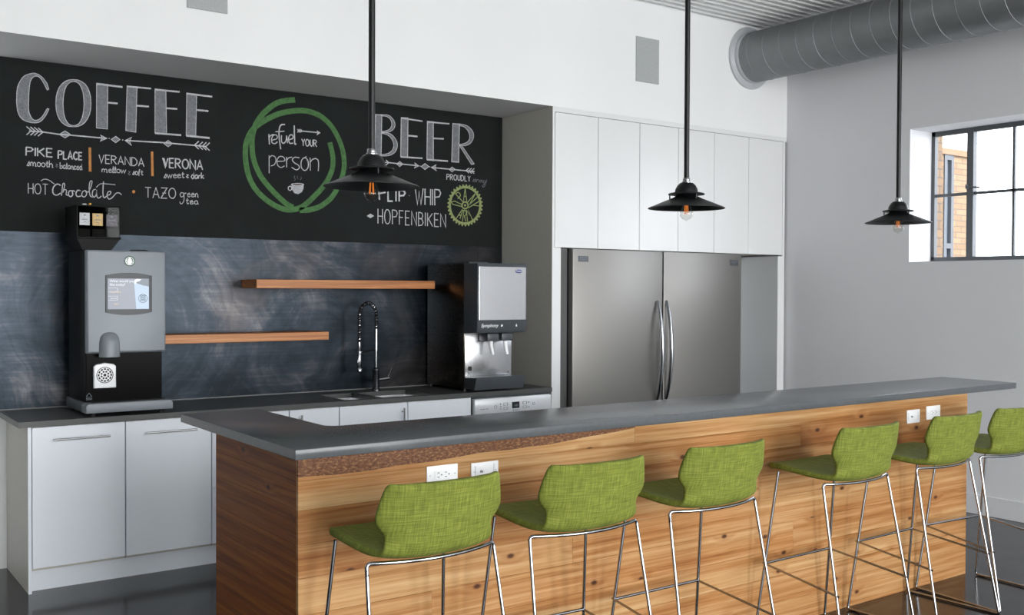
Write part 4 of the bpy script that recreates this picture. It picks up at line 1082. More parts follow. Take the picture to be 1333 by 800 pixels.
units = [(.068, .545, 'white base cabinet at the free end of the counter, below the coffee machine', ('h', .168, .458)),
         (.548, 1.031, 'white base cabinet partly hidden by the overhanging corner of the bar top', ('h', .651, .939)),
         (1.034, 1.512, 'white drawer unit between the coffee machine and the sink, mostly hidden by the wooden bar', ('d', 0, 0)),
         (1.515, 1.846, 'narrow white base cabinet with an upright handle, just before the sink', ('v', 1.583, 0)),
         (1.849, 2.340, 'white base cabinet under the faucet, its upright handle beside the next door', ('v', 2.298, 0)),
         (2.343, 2.836, 'white base cabinet without visible handle, next to the dishwasher', ('n', 0, 0))]
for i, (x0, x1, lb, hd) in enumerate(units):
    u = root('base_cabinet', ((x0 + x1) / 2, .33, .115), lb, 'cabinet', 'white base cabinets under the wall counter')
    cx0 = .066 if i == 0 else x0 + .002
    ctop = ZC - .0305 if not (1.8 < (x0 + x1) / 2 < 2.7) else ZC - .235
    b = MB().box(cx0, x1 - .0005, YD + .021, .635, .115, ctop)
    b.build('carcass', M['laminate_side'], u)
    zt, zb = ZC - .036, .130
    if hd[0] == 'd':
        for z0, z1 in ((.781, zt), (.46, .778), (zb, .457)):
            d = MB().box(x0 + .0015, x1 - .0015, YD, YD + .02, z0, z1, .0012, 1).build('drawer_front', M['laminate_low'], u)
            bar_handle(((x0 + x1) / 2 - .14, YD, z1 - .05), ((x0 + x1) / 2 + .14, YD, z1 - .05), d)
    else:
        d = MB().box(x0 + .0015, x1 - .0015, YD, YD + .02, zb, zt, .0012, 1).build('door', M['laminate_low'], u)
        if hd[0] == 'h':
            bar_handle((hd[1], YD, .810), (hd[2], YD, .810), d)
        elif hd[0] == 'v':
            bar_handle((hd[1], YD, .845), (hd[1], YD, .66), d)
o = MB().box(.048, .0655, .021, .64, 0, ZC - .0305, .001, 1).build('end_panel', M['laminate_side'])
b = MB().box(.0482, .0653, .0200, .0212, .0, ZC - .031)
fe = b.build('front_edge', M['laminate_low'], o)
tag(o, 'full-height end panel closing the left end of the base cabinets', 'cabinet panel')
o = MB().box(.066, 2.838, .075, .09, 0, .128).build('toe_kick', M['laminate_low'])
tag(o, 'low white plinth board along the floor under the base cabinets', 'plinth')

# dishwasher
dw = root('dishwasher', (3.17, .3, .09), 'dishwasher with silver control strip, under the ice dispenser', 'dishwasher')
MB().box(2.846, 3.512, .035, .63, .0, ZC - .032).build('tub', M['charcoal'], dw)
MB().box(2.85, 3.508, .012, .034, .13, .752, .003).build('door', M['silver'], dw)
b = MB()
b.prism([(.034, .757), (-.004, .757), (-.010, .765), (-.004, .858), (.0, .866), (.034, .866)], 'x', 2.850, 3.506, .003)
b.build('control_panel', plain('brushed aluminium', '#e6eaef', .35, .15, var=.02), dw, 40)
MB().box(3.160, 3.222, -.0105, -.004, .787, .832, .001).build('display', M['lcd'], dw)
text_mesh('digits', '1:05', .020, facing(3.192, -.0108, .806), M['lcd_text'], dw)
text_mesh('logo_lettering', '\u25cf BOSCH', .0135, facing(3.192, -.0106, .774), M['print'], dw, depth=.0006)
text_mesh('lettering', 'SilencePlus 44 dBA', .0085, facing(2.925, -.0092, .796), M['print'], dw, depth=.0006)
b = MB()
for x, z, r_ in ((3.02, .805, .011), (3.347, .809, .010)):
    b.lathe([(r_ * .8, -.0095), (r_, -.0105), (r_, -.004)], (x, 0, z), 'y', 18)
for x, z in ((3.062, .823), (3.062, .806), (3.062, .789), (3.305, .822), (3.305, .789)):
    b.lathe([(0, -.0098), (.0045, -.0096), (.0045, -.004)], (x, 0, z), 'y', 12)
b.build('button', M['print'], dw, 40)
for x, z in ((3.105, .820), (3.105, .790), (3.270, .820), (3.270, .790)):
    b = MB()
    for dx in (-.016, .016):
        b.box(x + dx - .001, x + dx + .001, -.0098, -.005, z - .009, z + .009)
    for dz in (-.008, .008):
        b.box(x - .017, x + .017, -.0099, -.005, z + dz - .001, z + dz + .001)
    b.build('icon_frame', M['print'], dw)

# shelves
for x0, x1, z0, z1, lb in ((1.446, 2.762, 1.620, 1.676, 'upper floating wooden shelf on the splashback, beside the ice dispenser'),
                           (.62, 1.945, 1.282, 1.335, 'lower floating wooden shelf, running out behind the coffee machine')):
    o = MB().box(x0, x1, .378, .640, z0, z1, .002, 1).build('wall_shelf', M['shelf'])
    tag(o, lb, 'shelf', 'floating wooden shelves on the splashback')

# ------------------------------------------------------------------ coffee machine
cm = root('coffee_machine', (.57, .3, ZC), 'tall silver and black coffee machine with a touch screen on the counter', 'coffee machine')
X0, X1, YF, YR = .352, .778, .05, .50
MB().box(X0 + .004, X1 - .006, YF + .055, YR, ZC + .06, 1.826, .008).build('housing', M['black'], cm, 40)
b = MB()
b.prism([(X0 + .004, 1.258), (X1 - .004, 1.258), (X1, 1.262), (X1, 1.820), (X1 - .006, 1.826), (X0 + .006, 1.826), (X0, 1.820), (X0, 1.262)], 'y', YF, YF + .055, .010, 3)
dor = b.build('front_door', M['silver'], cm, 40)
MB().box(X0 + .008, X1 - .010, YF + .045, YF + .06, .99, 1.258).build('splash_panel', plain('gloss black', '#020203', .3, Specular_IOR_Level=.05), cm)
# bezel with bowed top and bottom
b = MB()
bez = []
for i in range(13):
    t = i / 12
    bez.append((.448 + (.700 - .448) * t, 1.687 + .016 * (1 - (2 * t - 1) ** 2)))
for i in range(13):
    t = 1 - i / 12
    bez.append((.448 + (.700 - .448) * t, 1.484 - .016 * (1 - (2 * t - 1) ** 2)))
b.prism(bez, 'y', YF - .006, YF + .004, .003, 2)
bz = b.build('bezel', M['silver_dark'], dor, 40)
scr = MB().box(.459, .682, YF - .0075, YF - .005, 1.500, 1.671, .001, 1).build('screen', M['screen'], cm)
b = MB()
cupm = []
b.prism([(.600, 1.648), (.681, 1.626), (.681, 1.502), (.612, 1.502)], 'y', YF - .0085, YF - .0075)
b.build('cup_picture', M['screen_cup'], scr)
b = MB()
b.prism([(.600, 1.650), (.604, 1.664), (.618, 1.669), (.640, 1.667), (.628, 1.655), (.613, 1.653), (.612, 1.642), (.603, 1.640)], 'y', YF - .0092, YF - .0085)
b.build('cup_rim', M['screen_text'], scr)
b = MB()
b.prism([(.632, 1.657), (.645, 1.668), (.681, 1.669), (.681, 1.628), (.650, 1.632), (.616, 1.646), (.616, 1.652)], 'y', YF - .0091, YF - .0085)
b.build('cup_inside', M['screen_grey'], scr)
b = MB()
b.lathe([(.022, -.0004), (.025, -.0004), (.025, .0004), (.022, .0004), (.022, -.0004)], (.648, YF - .0089, 1.560), 'y', 28)
for k in range(5):
    z = 1.545 + k * .0075
    b.tube([(.633, YF - .0089, z), (.640, YF - .0089, z + .004), (.648, YF - .0089, z + .001), (.656, YF - .0089, z + .004), (.663, YF - .0089, z)], .0016, 5)
b.build('cup_emblem', M['screen_grey'], scr)
text_mesh('screen_lettering', 'What would you\nlike today?', .0195, facing(.470, YF - .0080, 1.646), M['screen_text'], scr, align='LEFT')
b = MB()
for z in (1.607, 1.562):
    for zz in (z - .011, z + .011):
        b.box(.462, .512, YF - .0082, YF - .0075, zz - .0006, zz + .0006)
    b.box(.511, .5125, YF - .0082, YF - .0075, z - .011, z + .011)
b.build('screen_button', M['screen_text'], scr)
text_mesh('screen_lettering', 'Hot Drinks', .0125, facing(.502, YF - .0082, 1.596), M['screen_amber'], scr)
text_mesh('screen_lettering', 'More Info', .008, facing(.490, YF - .0082, 1.560), M['screen_text'], scr)
text_mesh('screen_lettering', 'Start', .012, facing(.505, YF - .0082, 1.530), M['screen_amber'], scr)
# round emblem
em = MB().lathe([(0, -.006), (.024, -.006), (.0285, -.004), (.0285, 0), (0, 0)], (.578, YF, 1.768), 'y', 32).build('emblem', plain('emblem silver', '#cfd4d2', .35, .3), dor, 40)
b = MB()
b.lathe([(.0235, -.0066), (.0285, -.0060), (.0285, -.0040), (.0235, -.0055)], (.578, YF, 1.768), 'y', 32)
for sx in (-1, 1):
    for k, (px, pz, r_) in enumerate(((.014, .006, .0042), (.010, .014, .0038), (.016, -.003, .0040), (.012, -.011, .0035), (.006, .003, .0022))):
        b.lathe([(0, -.0075), (r_, -.007), (r_, -.006)], (.578 + sx * px, YF, 1.768 + pz), 'y', 10)
b.build('emblem_pattern', M['green_logo'], em, 40)
# spout cover
b = MB()
prof = []
for i in range(9):
    a = math.pi * i / 8
    prof.append((.470 - .056 * math.cos(a), .045 * math.sin(a)))
Pg = []
for z, s_, d_ in ((1.238, 1.0, 1.0), (1.29, 1.0, 1.0), (1.325, .97, .95), (1.35, .86, .72), (1.366, .62, .40), (1.374, .25, .10)):
    Pg.append([(.470 + (x - .470) * s_, YF + .002 - y * d_, z) for x, y in prof])
b.grid(Pg)
b.bm.faces.new([v for v in b.bm.verts][:9])
b.build('spout_cover', M['silver'], cm, 60)
# cup guide badge
b = MB()
b.prism([(.392, 1.066), (.508, 1.066), (.508, 1.185), (.495, 1.197), (.450, 1.205), (.405, 1.197), (.392, 1.185)], 'y', YF + .012, YF + .046, .006, 3)
bd = b.build('drain_badge', M['white_plastic'], cm, 40)
b = MB()
b.lathe([(.041, .0115), (.043, .0105), (.045, .0115)], (.448, YF, 1.138), 'y', 32)
b.lathe([(0, .0105), (.008, .0105), (.008, .012)], (.448, YF, 1.138), 'y', 12)
for k in range(8):
    a = 2 * math.pi * k / 8 + .39
    b.lathe([(0, .0105), (.0055, .0105), (.0055, .012)], (.448 + .019 * math.cos(a), YF, 1.138 + .019 * math.sin(a)), 'y', 8)
for k in range(12):
    a = 2 * math.pi * k / 12
    cx, cz = .448 + .033 * math.cos(a), 1.138 + .033 * math.sin(a)
    t = Vector((-math.sin(a), 0, math.cos(a)))
    n = Vector((math.cos(a), 0, math.sin(a)))
    c = Vector((cx, YF + .0105, cz))
    b.bm.faces.new([b.bm.verts.new(c + t * i * .0062 + n * j * .0042) for i, j in ((-1, -1), (1, -1), (1, 1), (-1, 1))])
b.build('drain_slots', M['slot'], bd)
b = MB()
for i in range(3):
    p = [(.372, 1.040), (.356, 1.018), (.388, 1.018)]
    q, r_ = p[i], p[(i + 1) % 3]
    b.tube([(q[0], YF + .043, q[1]), (r_[0], YF + .043, r_[1])], .0012, 5)
for z in (1.010, 1.004):
    b.box(.356, .388, YF + .0425, YF + .0445, z - .001, z + .001)
b.build('warning_mark', M['print'], cm)
# base with drip tray
MB().box(X0 - .01, X1 + .01, YF + .05, YR + .01, ZC + .018, ZC + .075, .006).build('base', M['charcoal'], cm, 40)
b = MB()
b.prism([(.336, ZC + .022), (.800, ZC + .022), (.804, ZC + .028), (.804, ZC + .060), (.790, ZC + .074), (.350, ZC + .074), (.336, ZC + .060)], 'y', .004, .115, .004, 2)
tr = b.build('drip_tray', M['silver'], cm, 40)
b = MB()
for k in range(6):
    b.box(.375 + k * .066, .375 + k * .066 + .058, .02, .1, ZC + .0735, ZC + .0755)
b.build('tray_grid', M['silver_dark'], tr)
b = MB()
for fx in (X0 + .03, X1 - .03):
    for fy in (.05, YR - .04):
        b.lathe([(0, ZC), (.016, ZC), (.013, ZC + .019), (0, ZC + .019)], (fx, fy, 0), 'z', 14)
b.build('foot', M['rubber'], cm, 40)
MB().lathe([(0, X0 + .0015), (.005, X0 + .0015), (.005, X0 + .006)], (0, YF + .09, 1.43), 'x', 10).build('screw', M['satin'], cm) if False else None
o = MB().box(.62, .70, .13, .20, 1.826, 1.835, .003).build('top_vent', M['black'], cm)

# bean hopper on top of the machine
HXa, HXb, HYa, HYb, HZa, HZb = .332, .562, .18, .46, 1.892, 2.070
bh = root('bean_hopper', (.45, .3, 1.827), 'black coffee bean container with three cards, on top of the coffee machine', 'bean hopper')
b = MB()
A = [(.362, .18, 1.8265), (.512, .18, 1.8265), (.512, .44, 1.8265), (.362, .44, 1.8265)]
B = [(HXa, HYa, HZa), (HXb, HYa, HZa), (HXb, HYb, HZa), (HXa, HYb, HZa)]
va = [b.bm.verts.new(p) for p in A]
vb = [b.bm.verts.new(p) for p in B]
for i in range(4):
    b.bm.faces.new((va[i], va[(i + 1) % 4], vb[(i + 1) % 4], vb[i]))
b.bm.faces.new(va[::-1])
b.bm.faces.new(vb)
b.build('funnel', M['black'], bh)
MB().box(HXa - .004, HXb + .006, HYa - .006, HYb, HZa, HZa + .012, .003).build('tray', M['black'], bh)
b = MB()
b.box(HXa, HXa + .004, HYa, HYb, HZa + .012, HZb)
b.box(HXb - .004, HXb, HYa, HYb, HZa + .012, HZb)
b.box(HXa, HXb, HYb - .004, HYb, HZa + .012, HZb)
for xx in (.404, .482):
    b.box(xx, xx + .004, HYa + .004, HYb - .004, HZa + .012, HZb)
b.build('bin_walls', M['black'], bh)
MB().box(HXa + .004, HXb - .004, HYa, HYa + .003, HZa + .012, HZb).build('front_window', M['smoke'], bh)
MB().box(HXa - .004, HXb + .004, HYa - .004, HYb + .002, HZb, HZb + .010, .003).build('lid', M['black'], bh)
for k, (x0, x1, z0, z1, mt) in enumerate(((.345, .398, 1.966, 2.034, 'label_white'), (.413, .468, 1.965, 2.033, 'label_yellow'), (.488, .546, 1.964, 2.030, 'label_grey'))):
    c = MB().box(x0, x1, HYa - .003, HYa - .0005, z0, z1).build('card', M[mt], bh)
    c['label'] = ('white card', 'yellow card', 'grey card')[k]
    b = MB()
    b.lathe([(0, -.0037), (.006, -.0037), (.006, -.003)], ((x0 + x1) / 2, HYa, z1 - .012), 'y', 12)
    b.box(x0 + .010, x1 - .010, HYa - .0037, HYa - .003, z0 + .030, z0 + .034)
    b.prism([(x0 + .012, z0 + .012), (x0 + .028, z0 + .020), (x0 + .040, z0 + .012), (x0 + .028, z0 + .016)], 'y', HYa - .0037, HYa - .003)
    b.build('card_print', M['print'], c)
    MB().box(.337 + k * .078, .402 + k * .078, HYa + .006, HYb - .01, HZa + .012, HZa + .055).build('beans', M['beans'], bh)
b = MB()
b.box(.372, .392, .22, .24, HZb + .010, HZb + .018, .002)
b.build('lid_tab', M['white_plastic'], bh)
b = MB()
b.lathe([(.005, HZb + .010), (.008, HZb + .010), (.008, HZb + .022), (.005, HZb + .022), (.005, HZb + .010)], (.412, .22, 0), 'z', 12)
b.box(.400, .418, .217, .223, HZb + .010, HZb + .014)
b.build('lid_lock', M['brass'], bh)

# ------------------------------------------------------------------ ice and water dispenser
im = root('ice_dispenser', (3.03, .3, ZC), 'steel and charcoal ice and water dispenser on the counter, beside the tall cabinet', 'ice dispenser')
X0, X1, Y0, Y1 = 2.832, 3.236, .107, .600
b = MB()
b.box(X0, X1, Y0, Y1, ZC + .016, 1.795, .003)
b.build('cabinet_body', M['steel_dark'], im, 40)
b = MB()
b.box(X0 + .006, X1 - .006, Y0 - .006, Y0 + .002, ZC + .02, 1.32, .002)
sp_ = b.build('splash_panel', M['steel_light'], im, 40)
b = MB()
b.prism([(Y0 + .002, 1.312), (-.052, 1.322), (-.064, 1.340), (-.066, 1.785), (-.058, 1.797), (Y0 + .002, 1.797)], 'x', X0 - .004, X1 + .008, .007, 3)
hood = b.build('hood', M['charcoal'], im, 40)
MB().box(X0 + .008, X1 - .004, -.0695, -.062, 1.408, 1.774, .002).build('front_panel', M['steel_light'], hood)
b = MB()
b.prism([(3.168 + .027 * math.cos(2 * math.pi * k / 28), 1.744 + .0125 * math.sin(2 * math.pi * k / 28)) for k in range(28)], 'y', -.0715, -.069)
bl = b.build('brand_badge', M['blue'], hood)
text_mesh('brand_lettering', 'Follett', .0185, facing(3.168, -.0717, 1.745), M['white_plastic'], bl, shear=.25)
text_mesh('model_lettering', 'Symphony', .034, facing(2.926, -.0668, 1.371), M['white_plastic'], hood, shear=.35)
b = MB()
b.prism([(3.022, 1.364), (3.030, 1.362), (3.036, 1.368), (3.036, 1.377), (3.028, 1.378), (3.022, 1.372)], 'y', -.0672, -.0655)
b.prism([(3.152, 1.381), (3.146, 1.370), (3.147, 1.363), (3.152, 1.360), (3.157, 1.363), (3.158, 1.370)], 'y', -.0672, -.0655)
b.build('dispense_icon', M['white_plastic'], hood)
MB().box(X0 + .10, X1 - .14, .20, .50, 1.795, 1.812, .004).build('top_cover', M['charcoal'], im)
for x in (2.998, 3.118):
    b = MB()
    b.box(x - .048, x + .048, -.01, Y0 - .008, 1.262, 1.316, .008)
    ch = b.build('chute', M['charcoal'], im, 40)
    ch['label'] = 'grey dispensing chute'
    b = MB()
    b.tube([(x + .004, .03, 1.266), (x + .006, .028, 1.225), (x + .012, .012, 1.165)], [.017, .015, .011], 12)
    b.build('lever', M['white_plastic'], ch, 40)
b = MB()
b.box(2.862, 2.892, Y0 - .008, Y0 - .005, 1.055, 1.085, .001)
b.build('rating_label', M['slot'], sp_)
b = MB()
for x, z in ((2.868, 1.036), (3.205, 1.036)):
    b.lathe([(0, -.009), (.006, -.008), (.006, -.006)], (x, Y0, z), 'y', 10)
b.build('screw', M['chrome'], sp_, 40)
b = MB()
b.prism([(Y0 - .007, ZC + .02), (-.030, ZC + .018), (-.055, ZC + .098), (-.055, ZC + .106), (-.046, ZC + .106), (-.04, ZC + .098), (Y0 - .007, ZC + .098)], 'x', X0 - .004, X1 + .004, .003, 2)
tr = b.build('drip_tray', M['charcoal'], im, 40)
b = MB()
for k in range(16):
    b.box(X0 + .02 + k * .0225, X0 + .032 + k * .0225, -.035, Y0 - .012, ZC + .0975, ZC + .101)
b.build('tray_grid', M['satin'], tr)
b = MB()
for fx in (X0 + .02, X1 - .02):
    for fy in (Y0 + .015, Y1 - .03):
        b.lathe([(0, ZC), (.014, ZC), (.010, ZC + .006), (.010, ZC + .018), (0, ZC + .018)], (fx, fy, 0), 'z', 14)
b.build('foot', M['satin'], im, 40)

# ================================================================== TALL UNIT AND REFRIGERATORS
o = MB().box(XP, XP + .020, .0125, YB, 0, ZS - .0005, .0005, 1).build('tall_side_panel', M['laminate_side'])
MB().box(XP, XP + .020, .0115, .0126, 0, ZS - .0005).build('front_edge', M['laminate'], o)
tag(o, 'tall taupe side panel between the chalkboard recess and the refrigerators', 'cabinet panel')
YU = .012
o = MB().box(XP + .0205, ROOM_R - .002, YU, .034, 2.899, ZS - .0005).build('scribe_strip', M['laminate'])
tag(o, 'thin white filler strip along the top of the tall cabinets', 'filler strip')
o = MB().box(XP + .0205, 3.603, YU, .034, 0, 1.922).build('filler_panel', M['laminate'])
tag(o, 'narrow white upright filler between taupe side panel and refrigerators', 'filler panel')
o = MB().box(5.976, ROOM_R - .018, YU, .64, 0, 1.913).build('filler_panel', M['laminate'])
tag(o, 'white upright panel between the empty gap and the grey wall', 'filler panel')
dx = [3.546, 3.953, 4.369, 4.782, 5.188, 5.600, 6.030]
lbs = ('white double wall cabinet beside the chalkboard recess', 'white double wall cabinet above the meeting edges of the two refrigerators', 'white double wall cabinet in the corner by the grey wall')
for i in range(3):
    x0, x1 = dx[2 * i], dx[2 * i + 2]
    u = root('wall_cabinet', ((x0 + x1) / 2, .3, 1.925), lbs[i], 'cabinet', 'white cabinets above the refrigerators')
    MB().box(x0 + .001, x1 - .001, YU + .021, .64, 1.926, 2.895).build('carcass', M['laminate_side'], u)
    for k in (0, 1):
        a, c = dx[2 * i + k], dx[2 * i + k + 1]
        MB().box(a + .0018, c - .0018, YU, YU + .02, 1.924, 2.896, .0012, 1).build('door', M['laminate'], u)
o = MB().box(6.031, ROOM_R - .018, YU, .034, 1.914, 2.8985).build('filler_panel', M['laminate'])
tag(o, 'narrow white strip between the last wall cabinet and the grey wall', 'filler panel')
o = MB().box(5.53, 5.975, .60, .62, 0, 1.92).build('gap_panel', plain('grey panel', '#dde2e6', .6, var=.01))
tag(o, 'grey panel at the back of the empty gap beside the refrigerators', 'cabinet panel')

YF = -.020
for i, (x0, x1, hx, hs, bx, lb) in enumerate(((3.690, 4.588, 4.528, 1, 3.787, 'stainless steel refrigerator closest to the ice dispenser'),
                                              (4.600, 5.484, 4.626, 1, 5.394, 'stainless steel refrigerator beside the empty grey gap'))):
    f = root('refrigerator', ((x0 + x1) / 2, .3, 0), lb, 'refrigerator', 'twin stainless refrigerators')
    bx0 = x0 + (.004 if i == 0 else .002)
    MB().box(bx0, x1 - .004, YF + .075, .62, .02, 1.905, .004).build('body', M['charcoal'], f)
    d = MB().box(x0, x1, YF, YF + .062, .10, 1.919, .006, 3).build('door', M['steel'], f, 40)
    MB().box(x0 + .01, x1 - .01, YF + .062, YF + .076, .12, 1.90).build('door_seal', M['rubber'], f)
    MB().box(x0 + .01, x1 - .01, YF + .05, YF + .07, .0, .095).build('kick_grille', M['charcoal'], f)
    MB().box(x0 + .02, x0 + .10, YF + .02, YF + .10, 1.9055, 1.9215, .003).build('hinge_cover', M['black'], f)
    P = []
    for k in range(17):
        t = k / 16
        s_ = math.sin(math.pi * t)
        P.append((hx, YF - .004 - .062 * s_ ** .75, 1.535 - .775 * t))
    b = MB()
    b.tube(P, [.010 + .008 * math.sin(math.pi * k / 16) for k in range(17)], 14)
    b.build('handle', M['chrome'], d, 60)
    pl = MB().box(bx - .048, bx + .048, YF - .003, YF, 1.824, 1.866, .001, 1).build('brand_plate', plain('grey badge', '#5c6065', .35, .5), d)
    text_mesh('brand_lettering', 'FRIGIDAIRE', .0135, facing(bx, YF - .0033, 1.853), M['silver'], pl)
    text_mesh('brand_lettering', 'PROFESSIONAL', .007, facing(bx, YF - .0033, 1.838), M['silver'], pl)
o = MB().box(3.606, 3.684, .040, .62, .0, 1.918).build('filler_panel', plain('dark grey panel', '#5a5c5c', .5))  # dark block added in the open gap to stand for its shade
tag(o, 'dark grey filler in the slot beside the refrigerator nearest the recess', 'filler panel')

# ================================================================== BAR
PX0, PX1, PY0, PY1 = .4188, 4.516, -2.589, -1.784
BZ = 1.073 - .036
br = root('bar_counter', (PX0, PY0, 0), 'long bar clad in reclaimed pine planks with knots', 'bar counter')


def planks(name, runs, axis):
    """boards as separate raised strips; the colour attribute holds hue, sapwood share and grain offset"""
    b = MB()
    tones = []
    lay = b.bm.loops.layers.float_color.new('tone')
    for (a, c, z0, z1, tone) in runs:
        n0 = len(b.bm.faces)
        g = .00035
        if axis == 'x':
            b.box(a + g, c - g, PY0, PY0 + .018, z0 + g, z1 - g, .0006, 1)
        else:
            b.box(PX0, PX0 + .018, a + g, c - g, z0 + g, z1 - g, .0006, 1)
        b.bm.faces.ensure_lookup_table()
        for f in b.bm.faces[n0:]:
            for l in f.loops:
                l[lay] = (*tone, 1.0)
    return b


rows = [0, .118, .246, .372, .500, .628, .742, .862, .962, BZ]
rr = random.Random(11)
runs = []
cuts = [(2.6,), (1.5, 3.5), (2.2,), (.95, 3.0), (1.62,), (2.75,), (1.2, 3.6), (3.05,), (1.958,)]
hues = [(.25, .6), (.32, .5), (.2, .8), (.25, .7), (.15, .8), (.3, .6), (.48, .4), (.3, .8), (.4, .9)]
for k in range(len(rows) - 1):
    e = [PX0] + list(cuts[k]) + [PX1]
    for a, c in zip(e, e[1:]):
        h, s_ = hues[k]
        runs.append((a, c, rows[k], rows[k + 1], (min(1, max(0, h + rr.uniform(-.12, .12))), min(1, max(0, s_ + rr.uniform(-.3, .2))), rr.random())))
b = planks('front', runs, 'x')
b.build('front_cladding', M['planks'], br)
runs = []
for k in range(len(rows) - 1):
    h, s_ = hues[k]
    runs.append((PY0 + .0185, PY1, rows[k], rows[k + 1], (min(1, h + .62), .08 * s_, rr.random())))  # same pine pushed darker and redder, shade of the bar end put into colour
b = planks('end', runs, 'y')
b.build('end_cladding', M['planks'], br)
# carcass behind the cladding: long run and the short return at the left end
b = MB()
b.prism([(PX0 + .019, PY0 + .019), (PX1, PY0 + .019), (PX1, -2.16), (.72, -2.16), (.72, PY1), (PX0 + .019, PY1)], 'z', 0, BZ - .001)
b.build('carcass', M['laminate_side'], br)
b = MB()
TX0, TX1, TY0, TY1, TY2, TXI = .4021, 5.011, -2.606, -1.392, -2.122, .752
out = [(TX0, TY0), (TX1, TY0), (TX1, TY2)]
for k in range(7):
    a = math.pi * k / 12
    out.append((TXI + .05 - .05 * math.sin(a), TY2 + .05 - .05 * math.cos(a)))
out += [(TXI, TY1), (TX0, TY1)]
b.prism(out, 'z', BZ + .0003, 1.073, .003, 2)
o = b.build('bar_countertop', M['quartz_bar'], None, 30)
tag(o, 'L-shaped slab of grey stone topping the wooden bar', 'bar top')


def outlet(x0, x1, z0, z1, kind, lb):
    y = PY0
    r_ = root('wall_outlet', ((x0 + x1) / 2, y, (z0 + z1) / 2), lb, 'outlet', 'white wall plates on the bar front')
    cp = MB().box(x0, x1, y - .006, y, z0, z1, .002, 2).build('cover_plate', M['white_plastic'], r_, 40)
    cx, cz = (x0 + x1) / 2, (z0 + z1) / 2
    if kind == 'power':
        MB().box(cx - .035, cx + .035, y - .0075, y - .005, cz - .017, cz + .017, .001, 1).build('receptacle', M['white_plastic'], r_)
        b = MB()
        for sx in (-.018, .014):
            for dz in (-.008, .008):
                b.box(cx + sx - .004, cx + sx + .004, y - .0080, y - .007, cz + dz - .0012, cz + dz + .0012)
            b.lathe([(0, -.008), (.0026, -.008), (.0026, -.0065)], (cx + sx + .013, y, cz), 'y', 8)
        b.build('slots', M['slot'], r_)
    else:
        b = MB()
        b.lathe([(.002, -.013), (.0048, -.013), (.0055, -.006), (.002, -.006)], (cx - .018, y, cz), 'y', 12)
        b.build('jack', M['satin'], r_, 40)
        b = MB()
        b.box(cx - .046, cx - .0445, y - .0066, y - .0055, cz - .022, cz + .022)
        b.box(cx + .040, cx + .0412, y - .0066, y - .0055, cz - .02, cz + .024)
        b.build('print', M['print'], r_)
    b = MB()
    for sx in (-.5, .5):
        b.lathe([(0, -.0068), (.0024, -.0066), (.0024, -.0055)], (cx + sx * (x1 - x0) * .8, y, cz), 'y', 8)
    b.build('screw', M['satin'], r_)


outlet(.924, 1.059, .894, .964, 'power', 'white power outlet plate behind the stool nearest the bar corner')
outlet(1.120, 1.245, .890, .958, 'jack', 'white cable jack plate beside the outlet behind the nearest stool')
outlet(3.923, 4.041, .904, .976, 'jack', 'white jack plate near the far bar end, beside a power outlet')
outlet(4.104, 4.236, .912, .986, 'power', 'white power outlet plate closest to the far bar end')

# ================================================================== PENDANT LAMPS
def pendant(x, y, lb):
    r_ = root('pendant_lamp', (x, y, CEIL), lb, 'pendant lamp', 'black pendant lamps over the bar')
    zr = 2.006
    MB().tube([(x, y, 2.14), (x, y, CEIL + .001)], .0125, 16).build('rod', M['matt_black'], r_, 40)
    MB().lathe([(0, CEIL), (.06, CEIL), (.06, CEIL - .015), (.03, CEIL - .035), (0, CEIL - .035)], (x, y, 0), 'z', 28).build('canopy', M['matt_black'], r_, 40)
    MB().lathe([(0, zr + .142), (.016, zr + .142), (.018, zr + .136), (.018, zr + .128), (.022, zr + .124), (.022, zr + .116), (0, zr + .116)], (x, y, 0), 'z', 24).build('collar', M['satin'], r_, 40)
    MB().lathe([(0, zr + .121), (.030, zr + .119), (.042, zr + .108), (.052, zr + .090), (.055, zr + .074), (.070, zr + .072), (.084, zr + .069), (.086, zr + .063), (.070, zr + .062), (.050, zr + .064), (0, zr + .064)], (x, y, 0), 'z', 40).build('cap', M['matt_black'], r_, 40)
    b = MB()
    for k in range(3):
        a = 2 * math.pi * k / 3 + .35
        b.tube([(x + .078 * math.cos(a), y + .078 * math.sin(a), zr + .066), (x + .078 * math.cos(a), y + .078 * math.sin(a), zr + .036)], .0032, 8)
    b.build('spacer_post', M['matt_black'], r_, 40)
    pr = [(.046, .064), (.052, .056), (.070, .046), (.095, .036), (.125, .024), (.155, .011), (.176, .003), (.181, .0), (.1805, -.002), (.175, .0), (.153, .008), (.123, .021), (.093, .033), (.068, .043), (.048, .052), (.040, .058), (.046, .064)]
    MB().lathe([(a, zr + h) for a, h in pr], (x, y, 0), 'z', 56).build('shade', M['matt_black'], r_, 40)
    MB().lathe([(0, zr + .064), (.016, zr + .064), (.016, zr + .028), (.013, zr + .022), (0, zr + .022)], (x, y, 0), 'z', 20).build('socket', M['matt_black'], r_, 40)
    bu = MB().lathe([(.012, zr + .023), (.016, zr + .012), (.022, zr - .002), (.029, zr - .018), (.0305, zr - .028), (.028, zr - .040), (.018, zr - .051), (.006, zr - .056), (.002, zr - .061), (0, zr - .061)], (x, y, 0), 'z', 28).build('bulb', M['bulb'], r_, 60)
    b = MB()
    for k in range(4):
        a = math.pi / 2 * k + .5
        b.tube([(x + .007 * math.cos(a), y + .007 * math.sin(a), zr + .014), (x + .010 * math.cos(a), y + .010 * math.sin(a), zr - .028)], .0019, 6)
    b.build('filament', M['filament'], bu, 40)


pendant(.818, -2.36, 'black pendant lamp hanging in front of the chalkboard')
pendant(2.487, -2.36, 'black pendant lamp hanging in front of the white wall cabinets')
pendant(4.172, -2.36, 'black pendant lamp hanging in front of the grey wall near the window')

